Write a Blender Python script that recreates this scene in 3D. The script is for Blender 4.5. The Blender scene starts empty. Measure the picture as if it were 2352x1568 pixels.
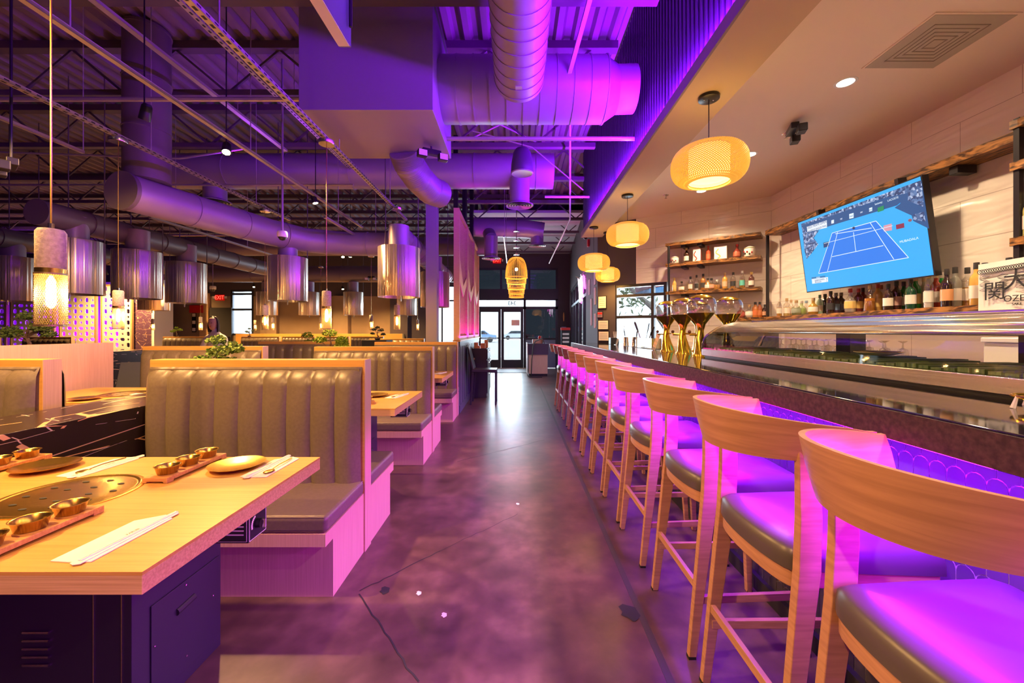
import bpy, math, random
from mathutils import Vector, Matrix
random.seed(7)
S = bpy.context.scene
COL = S.collection
PI = math.pi
H = 1.30            # eye height
F = 930.0           # focal length in pixels of the 2352 wide frame
# ------------------------------------------------------------- camera
cd = bpy.data.cameras.new('camera'); cam = bpy.data.objects.new('camera', cd); COL.objects.link(cam)
cam.location = (0, 0, H); cam.rotation_euler = (PI/2, 0, 0)
cd.sensor_width = 36; cd.lens = F/2352*36; cd.shift_x = -8/2352; cd.shift_y = -24.5/2352; cd.clip_start = 0.05
S.camera = cam
S.view_settings.view_transform = 'Standard'; S.view_settings.look = 'None'
S.view_settings.gamma = 1; S.view_settings.use_curve_mapping = False
S.view_settings.exposure = 0.0
w = bpy.data.worlds.new('sky'); S.world = w; w.use_nodes = True
w.node_tree.nodes['Background'].inputs[0].default_value = (0.80, 0.90, 1.0, 1)
w.node_tree.nodes['Background'].inputs[1].default_value = 2.2

def lamp(kind, name, loc, energy, color, rot=(0,0,0), size=.1, sy=None, spot=1.2, blend=.5, parent=None, spread=None):
    d = bpy.data.lights.new(name, kind); d.energy = energy; d.color = color
    if kind == 'AREA':
        d.size = size
        if sy: d.shape = 'RECTANGLE'; d.size_y = sy
        if spread: d.spread = spread
    else: d.shadow_soft_size = size
    if kind == 'SPOT': d.spot_size = spot; d.spot_blend = blend
    o = bpy.data.objects.new(name, d); COL.objects.link(o); o.location = loc; o.rotation_euler = rot
    if parent: o.parent = parent
    return o
LED = (.25, .004, 1.0); MAG = (.80, .01, .80); WARM = (1.0, .53, .17); WARM2 = (1.0, .70, .42); DAY = (.75, .88, 1.0)
# LED strip under the front lip of the bar, on the beam ledge, at the foot of the slatted screens
BARW = 72; BEAMW = 200; WARMW = 170
for yy, q in ((.0, 1.), (1.6, 1.), (3.2, 1.), (4.8, 1.), (6.2, .7)):
    lamp('AREA', 'bar_led_light', (1.02, yy, 1.012), BARW*q, LED, (0, 0, 0), .10, 1.5)
    lamp('AREA', 'bar_led_pink_light', (1.0, yy, 1.005), BARW*.26*q, MAG, (0, math.radians(84), 0), .05, 1.5, spread=math.radians(130))
for yy in (-1., .6, 2.2, 3.8, 5.4):
    lamp('AREA', 'beam_led_light', (1.109, yy, 2.958), BEAMW*.65, LED, (0, math.radians(150), 0), .012, 1.5)
    lamp('AREA', 'beam_led_graze_light', (1.115, yy, 2.955), BEAMW*.09, LED, (0, math.radians(190), 0), .02, 1.5)
lamp('AREA', 'screen_led_light', (-.86, 8.0, 1.19), 22, MAG, (0, math.radians(180), 0), .03, 3.4)
lamp('AREA', 'lattice_led_light', (-14.0, 12.9, .9), 120, LED, (math.radians(90+60), 0, 0), 4.6, .06)
lamp('AREA', 'deck_violet_fill', (-3.2, 4.9, 3.3), 9, LED, (math.radians(180), 0, 0), 1.6, .05)  # added violet fill for the left roof deck; no LED strip here
# ------------------------------------------------------------- helpers
def ray(px, py): return Vector(((px-1184)/F, 1.0, (759.5-py)/F))
def at_x(px, py, X):
    d = ray(px, py); t = X/d.x; return Vector((X, t, H+d.z*t))
def at_y(px, py, Y):
    d = ray(px, py); return Vector((d.x*Y, Y, H+d.z*Y))
class MB:
    def __init__(s): s.v=[]; s.f=[]; s.m=[]; s.cur=0
    def _add(s, vs, fs):
        o=len(s.v); s.v+= [tuple(x) for x in vs]
        for f in fs: s.f.append(tuple(i+o for i in f)); s.m.append(s.cur)
        return s
    def box(s, x0,x1,y0,y1,z0,z1):
        x0,x1=sorted((x0,x1)); y0,y1=sorted((y0,y1)); z0,z1=sorted((z0,z1))
        return s._add([(x0,y0,z0),(x1,y0,z0),(x1,y1,z0),(x0,y1,z0),(x0,y0,z1),(x1,y0,z1),(x1,y1,z1),(x0,y1,z1)],
            [(0,3,2,1),(4,5,6,7),(0,1,5,4),(1,2,6,5),(2,3,7,6),(3,0,4,7)])
    def beam(s, p0, p1, w, h, up=(0,0,1), w1=None, h1=None):
        p0=Vector(p0); p1=Vector(p1); d=(p1-p0).normalized(); u=Vector(up)
        if abs(d.dot(u))>.99: u=Vector((0,1,0))
        a=d.cross(u).normalized(); b=a.cross(d).normalized(); w1=w1 or w; h1=h1 or h
        vs=[]
        for p,ww,hh in ((p0,w,h),(p1,w1,h1)):
            for sx,sy in ((-1,-1),(1,-1),(1,1),(-1,1)): vs.append(p+a*(sx*ww/2)+b*(sy*hh/2))
        return s._add(vs,[(0,1,2,3),(7,6,5,4),(0,4,5,1),(1,5,6,2),(2,6,7,3),(3,7,4,0)])
    def tube(s, pts, r, n=10, caps=True, radii=None):
        pts=[Vector(p) for p in pts]; N=len(pts); vs=[]; prev=None
        for i,p in enumerate(pts):
            d=(pts[min(i+1,N-1)]-pts[max(i-1,0)]).normalized()
            if prev is None:
                u=Vector((0,0,1)) if abs(d.z)<.9 else Vector((1,0,0))
                a=d.cross(u).normalized()
            else: a=(prev-d*prev.dot(d)).normalized()
            prev=a; b=d.cross(a); rr=radii[i] if radii else r
            for k in range(n):
                t=2*PI*k/n; vs.append(p+(a*math.cos(t)+b*math.sin(t))*rr)
        fs=[(i*n+k,i*n+(k+1)%n,(i+1)*n+(k+1)%n,(i+1)*n+k) for i in range(N-1) for k in range(n)]
        if caps: fs.append(tuple(range(n))[::-1]); fs.append(tuple((N-1)*n+k for k in range(n)))
        return s._add(vs,fs)
    def lathe(s, prof, c=(0,0,0), n=24, caps=True, sx=1, sy=1):
        vs=[]; N=len(prof)
        for r,z in prof:
            for k in range(n):
                t=2*PI*k/n; vs.append((c[0]+r*math.cos(t)*sx,c[1]+r*math.sin(t)*sy,c[2]+z))
        fs=[(i*n+k,i*n+(k+1)%n,(i+1)*n+(k+1)%n,(i+1)*n+k) for i in range(N-1) for k in range(n)]
        if caps:
            if prof[0][0]>1e-5: fs.append(tuple(range(n))[::-1])
            if prof[-1][0]>1e-5: fs.append(tuple((N-1)*n+k for k in range(n)))
        return s._add(vs,fs)
    def prism(s, poly, axis, a0, a1):
        n=len(poly)
        def P(p,a):
            return (a,p[0],p[1]) if axis=='x' else ((p[0],a,p[1]) if axis=='y' else (p[0],p[1],a))
        vs=[P(p,a0) for p in poly]+[P(p,a1) for p in poly]
        return s._add(vs,[tuple(range(n)),tuple(range(2*n-1,n-1,-1))]+[(i,i+n,(i+1)%n+n,(i+1)%n) for i in range(n)])
    def face(s, pts): return s._add(pts,[tuple(range(len(pts)))])
    def sphere(s, c, r, n=12, sz=1.0, sx=1.0, sy=1.0):
        prof=[(max(1e-6,r*math.sin(PI*i/n)), -r*sz*math.cos(PI*i/n)) for i in range(n+1)]
        return s.lathe(prof,c,n*2,False,sx,sy)
    def grid(s, fn, nu, nv, closed_u=False):
        vs=[fn(i/nu,j/nv) for j in range(nv+1) for i in range(nu+1)]
        return s._add(vs,[(j*(nu+1)+i,j*(nu+1)+i+1,(j+1)*(nu+1)+i+1,(j+1)*(nu+1)+i) for j in range(nv) for i in range(nu)])
    def build(s, name, mat, parent=None, smooth=False, bevel=0, seg=2, loc=None, rot=None, solid=0, subsurf=0, ang=40):
        me=bpy.data.meshes.new(name); me.from_pydata(s.v,[],s.f)
        mats=mat if isinstance(mat,(list,tuple)) else [mat]
        for m in mats: me.materials.append(m)
        if len(mats)>1: me.polygons.foreach_set('material_index', s.m)
        import bmesh
        bm=bmesh.new(); bm.from_mesh(me); bmesh.ops.recalc_face_normals(bm, faces=bm.faces)
        if smooth:
            for f in bm.faces: f.smooth=True
            for e in bm.edges:
                if len(e.link_faces)==2 and e.calc_face_angle(0)>math.radians(ang): e.smooth=False
        bm.to_mesh(me); bm.free(); me.update()
        o=bpy.data.objects.new(name, me); COL.objects.link(o)
        if parent: o.parent=parent
        if loc: o.location=loc
        if rot: o.rotation_euler=rot
        if solid:
            md=o.modifiers.new('solid','SOLIDIFY'); md.thickness=solid; md.offset=0
        if bevel:
            md=o.modifiers.new('bevel','BEVEL'); md.width=bevel; md.segments=seg; md.limit_method='ANGLE'; md.angle_limit=.6
            for p in me.polygons: p.use_smooth=True
            if seg: md.harden_normals=True
        if subsurf:
            md=o.modifiers.new('sub','SUBSURF'); md.levels=subsurf; md.render_levels=subsurf
        return o
def tag(o, label, cat, group=None, kind=None):
    o['label']=label; o['category']=cat
    if group: o['group']=group
    if kind: o['kind']=kind
    return o
def thing(name, label, cat, loc=(0,0,0), rotz=0, group=None):
    o=bpy.data.objects.new(name,None); COL.objects.link(o); o.location=loc; o.rotation_euler=(0,0,rotz)
    o.empty_display_size=.05
    return tag(o,label,cat,group)
def dup(root, loc, label, rotz=None, group=None):
    def rec(o,par):
        c=o.copy(); COL.objects.link(c)
        if par: c.parent=par
        for ch in kids.get(o.name,[]): rec(ch,c)
        return c
    kids={}
    for o in COL.objects:
        if o.parent: kids.setdefault(o.parent.name,[]).append(o)
    r=rec(root,None); r.location=loc; r['label']=label
    if rotz is not None: r.rotation_euler=(0,0,rotz)
    if group: r['group']=group
    return r
def struct(o):
    o['kind']='structure'; return o
def text(name, body, mat, loc, rot, size, parent=None, ext=.001, align='CENTER', sx=1):
    c=bpy.data.curves.new(name,'FONT'); c.body=body; c.size=size; c.extrude=ext; c.align_x=align; c.align_y='CENTER'
    c.materials.append(mat); o=bpy.data.objects.new(name,c); COL.objects.link(o); o.location=loc; o.rotation_euler=rot
    bpy.context.view_layer.update(); me=bpy.data.meshes.new_from_object(o.evaluated_get(bpy.context.evaluated_depsgraph_get()))
    me.name=name; me.materials.clear(); me.materials.append(mat); bpy.data.objects.remove(o,do_unlink=True); o=bpy.data.objects.new(name,me); COL.objects.link(o); o.location=loc; o.rotation_euler=rot
    o.scale=(sx,1,1)
    if parent: o.parent=parent
    return o
ORD=['first','second','third','fourth','fifth','sixth','seventh','eighth','ninth','tenth','eleventh','twelfth','thirteenth','fourteenth','fifteenth','sixteenth','seventeenth','eighteenth','nineteenth','twentieth','twenty-first','twenty-second','twenty-third','twenty-fourth','twenty-fifth','twenty-sixth','twenty-seventh','twenty-eighth','twenty-ninth','thirtieth','thirty-first','thirty-second','thirty-third','thirty-fourth','thirty-fifth','thirty-sixth','thirty-seventh','thirty-eighth','thirty-ninth','fortieth']
# ------------------------------------------------------------- materials
def mat(name, col=(.5,.5,.5), rough=.5, metal=0, emit=None, es=1, trans=0, ior=1.45, coat=0, spec=.5, alpha=1):
    m=bpy.data.materials.new(name); m.use_nodes=True; b=m.node_tree.nodes['Principled BSDF']
    b.inputs['Base Color'].default_value=(*col,1); b.inputs['Roughness'].default_value=rough; b.inputs['Metallic'].default_value=metal
    b.inputs['Specular IOR Level'].default_value=spec
    if emit: b.inputs['Emission Color'].default_value=(*emit,1); b.inputs['Emission Strength'].default_value=es
    if trans: b.inputs['Transmission Weight'].default_value=trans; b.inputs['IOR'].default_value=ior
    if coat: b.inputs['Coat Weight'].default_value=coat; b.inputs['Coat Roughness'].default_value=.05
    return m
def N(m,t,**k):
    n=m.node_tree.nodes.new(t)
    for a,v in k.items():
        if a in n.inputs: n.inputs[a].default_value=v
        else: setattr(n,a,v)
    return n
def L(m,a,b): m.node_tree.links.new(a,b)
def bsdf(m): return m.node_tree.nodes['Principled BSDF']
def noise_mat(name, c1, c2, scale=(1,1,1), ns=5, detail=4, rough=.5, rr=None, bump=0, metal=0, dist=0, coat=0, lo=.35, hi=.65, spec=.5):
    m=mat(name,c1,rough,metal,coat=coat,spec=spec); tc=N(m,'ShaderNodeTexCoord'); mp=N(m,'ShaderNodeMapping'); mp.inputs['Scale'].default_value=scale
    L(m,tc.outputs['Object'],mp.inputs[0]); nz=N(m,'ShaderNodeTexNoise',Scale=ns,Detail=detail,Distortion=dist); L(m,mp.outputs[0],nz.inputs[0])
    cr=N(m,'ShaderNodeValToRGB'); cr.color_ramp.elements[0].color=(*c1,1); cr.color_ramp.elements[1].color=(*c2,1)
    cr.color_ramp.elements[0].position=lo; cr.color_ramp.elements[1].position=hi
    L(m,nz.outputs[0],cr.inputs[0]); L(m,cr.outputs[0],bsdf(m).inputs['Base Color'])
    if rr:
        mr=N(m,'ShaderNodeMapRange'); mr.inputs[3].default_value=rr[0]; mr.inputs[4].default_value=rr[1]; L(m,nz.outputs[0],mr.inputs[0]); L(m,mr.outputs[0],bsdf(m).inputs['Roughness'])
    if bump:
        bp=N(m,'ShaderNodeBump',Strength=bump); bp.inputs['Distance'].default_value=.01; L(m,nz.outputs[0],bp.inputs['Height']); L(m,bp.outputs[0],bsdf(m).inputs['Normal'])
    return m
M={}
M['oak']=noise_mat('pale_oak',(.54,.285,.065),(.66,.365,.10),(1.2,30,30),3,6,.38,lo=.3,hi=.7)
M['oak_edge']=noise_mat('oak_edge',(.52,.31,.14),(.68,.44,.22),(1.2,60,60),3,6,.5)
M['board']=noise_mat('board_wood',(.50,.24,.07),(.64,.34,.12),(3,40,40),4,6,.45)
M['stool']=noise_mat('stool_oak',(.40,.20,.115),(.52,.27,.16),(2,2,26),3,6,.38,dist=.4)
M['stoolx']=noise_mat('stool_oak_along',(.40,.20,.115),(.52,.27,.16),(3,3,40),2,6,.36,dist=.8)
M['panel']=noise_mat('panel_oak',(.62,.38,.28),(.70,.45,.34),(60,60,1.2),3,6,.5)
M['leather']=noise_mat('taupe_leather',(.150,.118,.085),(.175,.138,.10),ns=60,rough=.36,bump=.04)
M['seat']=noise_mat('seat_leather',(.16,.125,.095),(.185,.145,.11),ns=60,rough=.34,bump=.04)
M['vinyl']=mat('stool_vinyl',(.085,.07,.065),.34)
M['black']=mat('black_metal',(.012,.011,.014),.35)
M['blackm']=mat('matt_black',(.02,.018,.022),.7)
M['cab']=mat('grill_cabinet_metal',(.035,.03,.05),.38,.2)
M['darkwood']=noise_mat('scorched_pine',(.045,.018,.006),(.42,.19,.05),(2.2,9,9),2.2,5,.4,dist=2.5,lo=.42,hi=.62)
M['dwall']=mat('dark_wall_paint',(.075,.06,.075),.7)
M['rwall']=noise_mat('taupe_plaster',(.26,.19,.125),(.36,.27,.18),ns=.9,rough=.7,detail=6)
M['purplewall']=mat('plum_wall',(.10,.05,.12),.6)
M['ceil']=mat('cream_ceiling',(.80,.66,.54),.75)
M['white']=mat('white_paint',(.85,.83,.80),.6)
M['cream']=mat('cream_plastic',(.80,.76,.66),.5)
M['chrome']=mat('chrome',(.85,.82,.78),.12,1)
M['steel']=noise_mat('brushed_steel',(.60,.56,.52),(.70,.66,.62),(30,.6,60),3,3,.25,metal=1)
M['gold']=noise_mat('brass',(.66,.42,.09),(.78,.52,.14),(30,30,3),6,3,.25,metal=1)
M['goldm']=mat('gold_chrome',(.90,.66,.08),.16,1)
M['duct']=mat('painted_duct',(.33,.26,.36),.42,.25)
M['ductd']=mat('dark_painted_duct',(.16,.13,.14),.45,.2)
M['deck']=mat('painted_deck',(.20,.14,.17),.6)
M['joist']=mat('painted_joist',(.10,.075,.085),.6)
M['strut']=mat('galvanised_strut',(.50,.45,.42),.4,.6)
M['concrete']=noise_mat('cast_concrete',(.38,.32,.28),(.52,.45,.40),ns=90,rough=.85,bump=.3)
M['paper']=mat('white_paper',(.86,.82,.76),.8)
M['ink']=mat('ink',(.02,.02,.025),.6)
M['green']=noise_mat('bonsai_green',(.05,.12,.015),(.20,.30,.04),ns=40,rough=.7)
M['bark']=noise_mat('bark',(.12,.07,.04),(.25,.16,.10),ns=30,rough=.9)
M['red']=mat('red_enamel',(.6,.02,.015),.4)
M['mesh']=mat('brass_mesh',(.42,.32,.20),.4,.9)
M['rubber']=mat('black_rubber',(.01,.01,.01),.6)
M['frame']=mat('storefront_frame',(.035,.035,.05),.4,.3)
M['bulb']=mat('bulb',(1,1,1),.5,emit=(1,.62,.22),es=28)
M['spotface']=mat('spot_face',(1,1,1),.5,emit=(1,.72,.36),es=60)
M['down']=mat('downlight_face',(1,1,1),.5,emit=(1,.86,.66),es=22)
M['neon']=mat('neon_white',(1,1,1),.5,emit=(1,.72,1),es=9)
M['neonp']=mat('neon_pink',(1,.2,.8),.5,emit=(1,.08,.75),es=5)
M['ledp']=mat('led_strip',(1,1,1),.5,emit=(.38,.05,1),es=14)
M['exit']=mat('exit_red',(1,.1,.05),.5,emit=(1,.05,.03),es=4)
M['exitbg']=mat('exit_case',(.30,.0,.0),.5,emit=(.7,.0,.0),es=.5)
def glass(name, tint=(1,1,1), refl=.12, rough=.02):
    m=bpy.data.materials.new(name); m.use_nodes=True; nt=m.node_tree; nt.nodes.clear()
    o=N(m,'ShaderNodeOutputMaterial'); t=N(m,'ShaderNodeBsdfTransparent'); g=N(m,'ShaderNodeBsdfGlossy'); x=N(m,'ShaderNodeMixShader')
    t.inputs[0].default_value=(*tint,1); g.inputs['Roughness'].default_value=rough; x.inputs[0].default_value=refl
    fr=N(m,'ShaderNodeLayerWeight'); fr.inputs[0].default_value=.5
    pw=N(m,'ShaderNodeMath',operation='POWER'); pw.inputs[1].default_value=4; L(m,fr.outputs['Facing'],pw.inputs[0])
    ma=N(m,'ShaderNodeMath',operation='MULTIPLY_ADD'); ma.inputs[1].default_value=.75; ma.inputs[2].default_value=.03+refl*.3; ma.use_clamp=True
    L(m,pw.outputs[0],ma.inputs[0]); L(m,ma.outputs[0],x.inputs[0])
    L(m,t.outputs[0],x.inputs[1]); L(m,g.outputs[0],x.inputs[2]); L(m,x.outputs[0],o.inputs[0])
    return m
M['glass']=glass('window_glass',(.93,.96,.97))
M['tint']=glass('tinted_glass',(.10,.115,.13))
M['caseglass']=glass('case_glass',(.90,.93,.92),.02)
M['clear']=glass('clear_glass',(.93,.93,.91),.55)
# polished stained concrete floor
def floor_mat():
    m=mat('stained_concrete',(.2,.15,.13),.3); tc=N(m,'ShaderNodeTexCoord')
    n1=N(m,'ShaderNodeTexNoise',Scale=1.3,Detail=5); n1.inputs['Roughness'].default_value=.6
    n2=N(m,'ShaderNodeTexNoise',Scale=9,Detail=8); n3=N(m,'ShaderNodeTexVoronoi',Scale=7)
    for n in (n1,n2,n3): L(m,tc.outputs['Object'],n.inputs['Vector'])
    cr=N(m,'ShaderNodeValToRGB'); e=cr.color_ramp.elements; e[0].position=.25; e[0].color=(.035,.017,.019,1); e[1].position=.72; e[1].color=(.20,.115,.095,1)
    k=cr.color_ramp.elements.new(.5); k.color=(.105,.056,.050,1)
    mx=N(m,'ShaderNodeMath',operation='MULTIPLY_ADD'); mx.inputs[1].default_value=.45; L(m,n2.outputs[0],mx.inputs[0])
    ad=N(m,'ShaderNodeMath',operation='SUBTRACT'); ad.inputs[1].default_value=.225; L(m,mx.outputs[0],ad.inputs[0]); L(m,n1.outputs[0],mx.inputs[2]); L(m,ad.outputs[0],cr.inputs[0])
    L(m,cr.outputs[0],bsdf(m).inputs['Base Color'])
    mr=N(m,'ShaderNodeMapRange'); mr.inputs[3].default_value=.285; mr.inputs[4].default_value=.40; L(m,n2.outputs[0],mr.inputs[0]); L(m,mr.outputs[0],bsdf(m).inputs['Roughness'])
    return m
M['floor']=floor_mat()
def granite():
    m=noise_mat('black_granite',(.010,.008,.008),(.030,.024,.022),ns=90,rough=.06,detail=6,lo=.45,hi=.8,spec=.4); return m
M['granite']=granite()
def wall_tile():
    m=mat('white_wave_tile',(.84,.78,.70),.22); tc=N(m,'ShaderNodeTexCoord'); br=N(m,'ShaderNodeTexBrick')
    br.inputs['Color1'].default_value=(.86,.79,.70,1); br.inputs['Color2'].default_value=(.84,.77,.68,1); br.inputs['Mortar'].default_value=(.52,.44,.38,1)
    br.inputs['Scale'].default_value=1; br.inputs['Mortar Size'].default_value=.0025; br.inputs['Brick Width'].default_value=.75; br.inputs['Row Height'].default_value=.30
    L(m,tc.outputs['UV'],br.inputs['Vector']); L(m,br.outputs['Color'],bsdf(m).inputs['Base Color'])
    mp=N(m,'ShaderNodeMapping'); mp.inputs['Scale'].default_value=(1.6,7,1); L(m,tc.outputs['UV'],mp.inputs[0])
    nz=N(m,'ShaderNodeTexNoise',Scale=1.6,Detail=1,Distortion=.6); L(m,mp.outputs[0],nz.inputs[0])
    bp=N(m,'ShaderNodeBump',Strength=.55); bp.inputs['Distance'].default_value=.03; L(m,nz.outputs[0],bp.inputs['Height']); L(m,bp.outputs[0],bsdf(m).inputs['Normal'])
    return m
M['tile']=wall_tile()
def marble(nm='black_gold_marble',base=(.022,.012,.014),rg=.24):
    m=mat(nm,base,rg); tc=N(m,'ShaderNodeTexCoord')
    prev=None
    for sc,th,rot,c in ((2.6,.010,.6,(.75,.42,.22)),(4.0,.006,-.9,(.6,.5,.45)),(1.7,.008,.2,(.65,.42,.28))):
        mp=N(m,'ShaderNodeMapping'); mp.inputs['Scale'].default_value=(sc,sc*.5,sc*2.2); mp.inputs['Rotation'].default_value=(rot,rot,rot); L(m,tc.outputs['Object'],mp.inputs[0])
        v=N(m,'ShaderNodeTexVoronoi',feature='DISTANCE_TO_EDGE',Scale=1); L(m,mp.outputs[0],v.inputs['Vector'])
        nz=N(m,'ShaderNodeTexNoise',Scale=3); L(m,mp.outputs[0],nz.inputs[0])
        lt=N(m,'ShaderNodeMath',operation='LESS_THAN'); lt.inputs[1].default_value=th; L(m,v.outputs[0],lt.inputs[0])
        gt=N(m,'ShaderNodeMath',operation='GREATER_THAN'); gt.inputs[1].default_value=.5; L(m,nz.outputs[0],gt.inputs[0])
        mu=N(m,'ShaderNodeMath',operation='MULTIPLY'); L(m,lt.outputs[0],mu.inputs[0]); L(m,gt.outputs[0],mu.inputs[1])
        mx=N(m,'ShaderNodeMix',data_type='RGBA'); L(m,mu.outputs[0],mx.inputs[0])
        if prev: L(m,prev,mx.inputs[6])
        else: mx.inputs[6].default_value=(*base,1)
        mx.inputs[7].default_value=(*c,1); prev=mx.outputs[2]
    L(m,prev,bsdf(m).inputs['Base Color']); return m
M['marble']=marble()
M['plummarble']=marble('plum_marble',(.10,.05,.11),.35)
def hood_mat():
    m=mat('polished_hood',(.98,.90,.80),.38,.90); b=bsdf(m); b.inputs['Anisotropic'].default_value=1.0; b.inputs['Anisotropic Rotation'].default_value=.25
    tg=N(m,'ShaderNodeTangent',direction_type='RADIAL',axis='Z'); L(m,tg.outputs[0],b.inputs['Tangent'])
    tc=N(m,'ShaderNodeTexCoord'); mp=N(m,'ShaderNodeMapping'); mp.inputs['Scale'].default_value=(6,6,.05)
    L(m,tc.outputs['Object'],mp.inputs[0]); nz=N(m,'ShaderNodeTexNoise',Scale=3.0,Detail=2); L(m,mp.outputs[0],nz.inputs[0])
    bp=N(m,'ShaderNodeBump',Strength=.55); bp.inputs['Distance'].default_value=.03; L(m,nz.outputs[0],bp.inputs['Height']); L(m,bp.outputs[0],b.inputs['Normal']); return m
M['hood']=hood_mat()
# ------------------------------------------------------------- the room
def wall(name, p0, p1, z0, z1, m, holes=(), th=.12, uv=False):
    p0=Vector((*p0,0)); p1=Vector((*p1,0)); d=p1-p0; Ln=d.length; d.normalize(); n=Vector((-d.y,d.x,0))
    us=sorted({0,Ln,*[a for h in holes for a in h[:2]]}); zs=sorted({z0,z1,*[a for h in holes for a in h[2:]]}); b=MB()
    def P(u,z,k): q=p0+d*u+n*(k*th); return (q.x,q.y,z)
    for a,bb in zip(us,us[1:]):
        for c,e in zip(zs,zs[1:]):
            um,zm=(a+bb)/2,(c+e)/2
            if any(h[0]<um<h[1] and h[2]<zm<h[3] for h in holes): continue
            b._add([P(a,c,0),P(bb,c,0),P(bb,e,0),P(a,e,0),P(a,c,1),P(bb,c,1),P(bb,e,1),P(a,e,1)],[(0,1,2,3),(7,6,5,4),(0,4,5,1),(1,5,6,2),(2,6,7,3),(3,7,4,0)])
    o=struct(b.build(name,m))
    if uv:
        ul=o.data.uv_layers.new(name='UVMap')
        for lp in o.data.loops:
            c=o.data.vertices[lp.vertex_index].co; ul.data[lp.index].uv=((c-p0).dot(d),c.z+.13)
    return o
YF=14.06; DECK=4.35
struct(MB().box(-17,4,-3,YF+.3,-.1,0).build('floor',M['floor']))
struct(MB().box(-40,40,YF+.3,60,-.16,-.06).build('floor_outside',mat('pavement',(.62,.60,.57),.8)))
struct(MB().box(4,40,-3,YF+.3,-.16,-.06).build('floor_outside_side',bpy.data.materials['pavement']))
wall('wall_left',(-17,YF),(-17,-3),0,DECK,M['dwall'])
wall('wall_back',(-17,-3),(3.35,-3),0,DECK,M['dwall'],th=-.12)
wall('wall_right',(3.35,5.3),(3.35,-3),0,3.10,M['tile'],uv=True,th=.12)
A=Vector((3.35,5.3)); C=Vector((1.37,6.76)); AD=(C-A).normalized(); AN=Vector((AD.y,-AD.x)); 
if AN.y>0: AN=-AN
def on_angle(px, off=0):            # point of the angled wall plane (moved off into the room) seen in column px
    r=(px-1184)/F; a=A+AN*off; t=(r*a.y-a.x)/(AD.x-r*AD.y); return a+AD*t
def u_of(p): return (p-A).dot(AD)
T=A+AD*u_of(on_angle(1461)); uT=u_of(on_angle(1461)); u0,u1=u_of(on_angle(1533)),u_of(on_angle(1413))
wall('wall_bar_corner',A,T,0,3.10,M['tile'],[(u0,uT,1.05,2.04)],uv=True,th=-.12)
wall('wall_bar_end',T,C,0,DECK,M['dwall'],[(0,u1-uT,1.05,2.04)],th=-.12)
D=Vector((1.875,YF)); SD=(D-C).normalized()
def u_side(y): return (y-C.y)/SD.y
wall('wall_side',C,D,0,DECK,M['dwall'],[(u_side(8.6),u_side(13.5),.15,2.62)],th=-.12)
wall('wall_front',(-17,YF),(-3.7,YF),0,2.50,M['rwall'],[(7.1,7.9,1.14,2.50)])
wall('wall_front_header',(-17,YF),(-3.7,YF),2.50,DECK,M['dwall'],[(7.1,7.9,2.50,2.73)])
wall('wall_front_entry',(-3.7,YF),(2.2,YF),0,DECK,M['dwall'],[(.6,2.2,.25,2.88),(2.32,5.17,0,3.48)])
for i,(x0,x1) in enumerate(((-8.75,-8.2),(-6.25,-5.75),(-4.3,-3.7))):
    struct(MB().box(x0,x1,YF-.18,YF-.001,0,2.5).build('trim_%d'%(i+1),M['rwall'] if i<2 else M['dwall']))
# plum partition and dark service opening at the rear left
struct(MB().box(-12.3,-11.28,12.6,13.2,0,2.7).build('wall_plum',M['plummarble']))
struct(MB().box(-11.28,-11.2,12.55,13.25,0,2.7).build('trim_4',M['white']))
struct(MB().box(-10.9,-10.6,YF-.1,YF-.002,0,2.6).build('trim_5',M['oak_edge']))
d=thing('door','dark panelled service door in the taupe rear wall','door',(-10.2,YF-.03,0)); d['kind']='structure'; d.name='door_1'
MB().box(-.38,.38,-.03,.02,0,2.1).build('door_leaf',M['blackm'],d); MB().box(.28,.32,-.08,-.03,.9,1.1).build('door_handle',M['chrome'],d)
# roof deck with ribs
b=MB(); x=-17.0
prof=[]
while x<3.5:
    prof+= [(x,DECK),(x+.03,DECK+.05),(x+.10,DECK+.05),(x+.13,DECK)]; x+=.19
for (xa,za),(xb,zb) in zip(prof,prof[1:]): b.face([(xa,-3,za),(xb,-3,zb),(xb,YF,zb),(xa,YF,za)])
struct(b.build('ceiling',M['deck']))
# warm cream ceiling above the bar, its beam, the fluted face and the LED ledge
yb=on_angle(1700).y
struct(MB().prism([(1.436,-3),(3.40,-3),(3.40,5.32),(1.436,6.72)],'z',3.06,3.12).build('ceiling_bar',M['ceil']))
struct(MB().prism([(1.10,-3),(1.436,-3),(1.436,6.70),(1.10,6.74)],'z',2.85,2.93).box(1.17,1.436,-3,6.70,2.93,3.10).build('ceiling_beam',mat('beam_paint',(.56,.42,.25),.75)))
struct(MB().box(1.085,1.10,-3,6.74,2.85,2.93).build('trim_6',mat('beam_fascia',(.22,.16,.17),.6)))
b=MB(); y=-3.0; pts=[]
while y<6.74: pts+=[(1.13,y),(1.13,y+.028),(1.168,y+.032),(1.168,y+.058)]; y+=.062
for p,q in zip(pts,pts[1:]): b.face([(p[0],p[1],2.93),(q[0],q[1],2.93),(q[0],q[1],DECK),(p[0],p[1],DECK)])
struct(b.build('wall_fluted',mat('fluted_panel',(.032,.028,.042),.5)))
tag(MB().box(1.10,1.112,-3,6.7,2.932,2.942).build('led_strip',M['ledp']),'violet LED strip along the ledge under the fluted wall','light strip')
struct(MB().box(-1.0,2.0,9.2,YF,3.98,4.04).build('ceiling_entry',mat('entry_ceiling',(.6,.58,.6),.7)))
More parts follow.
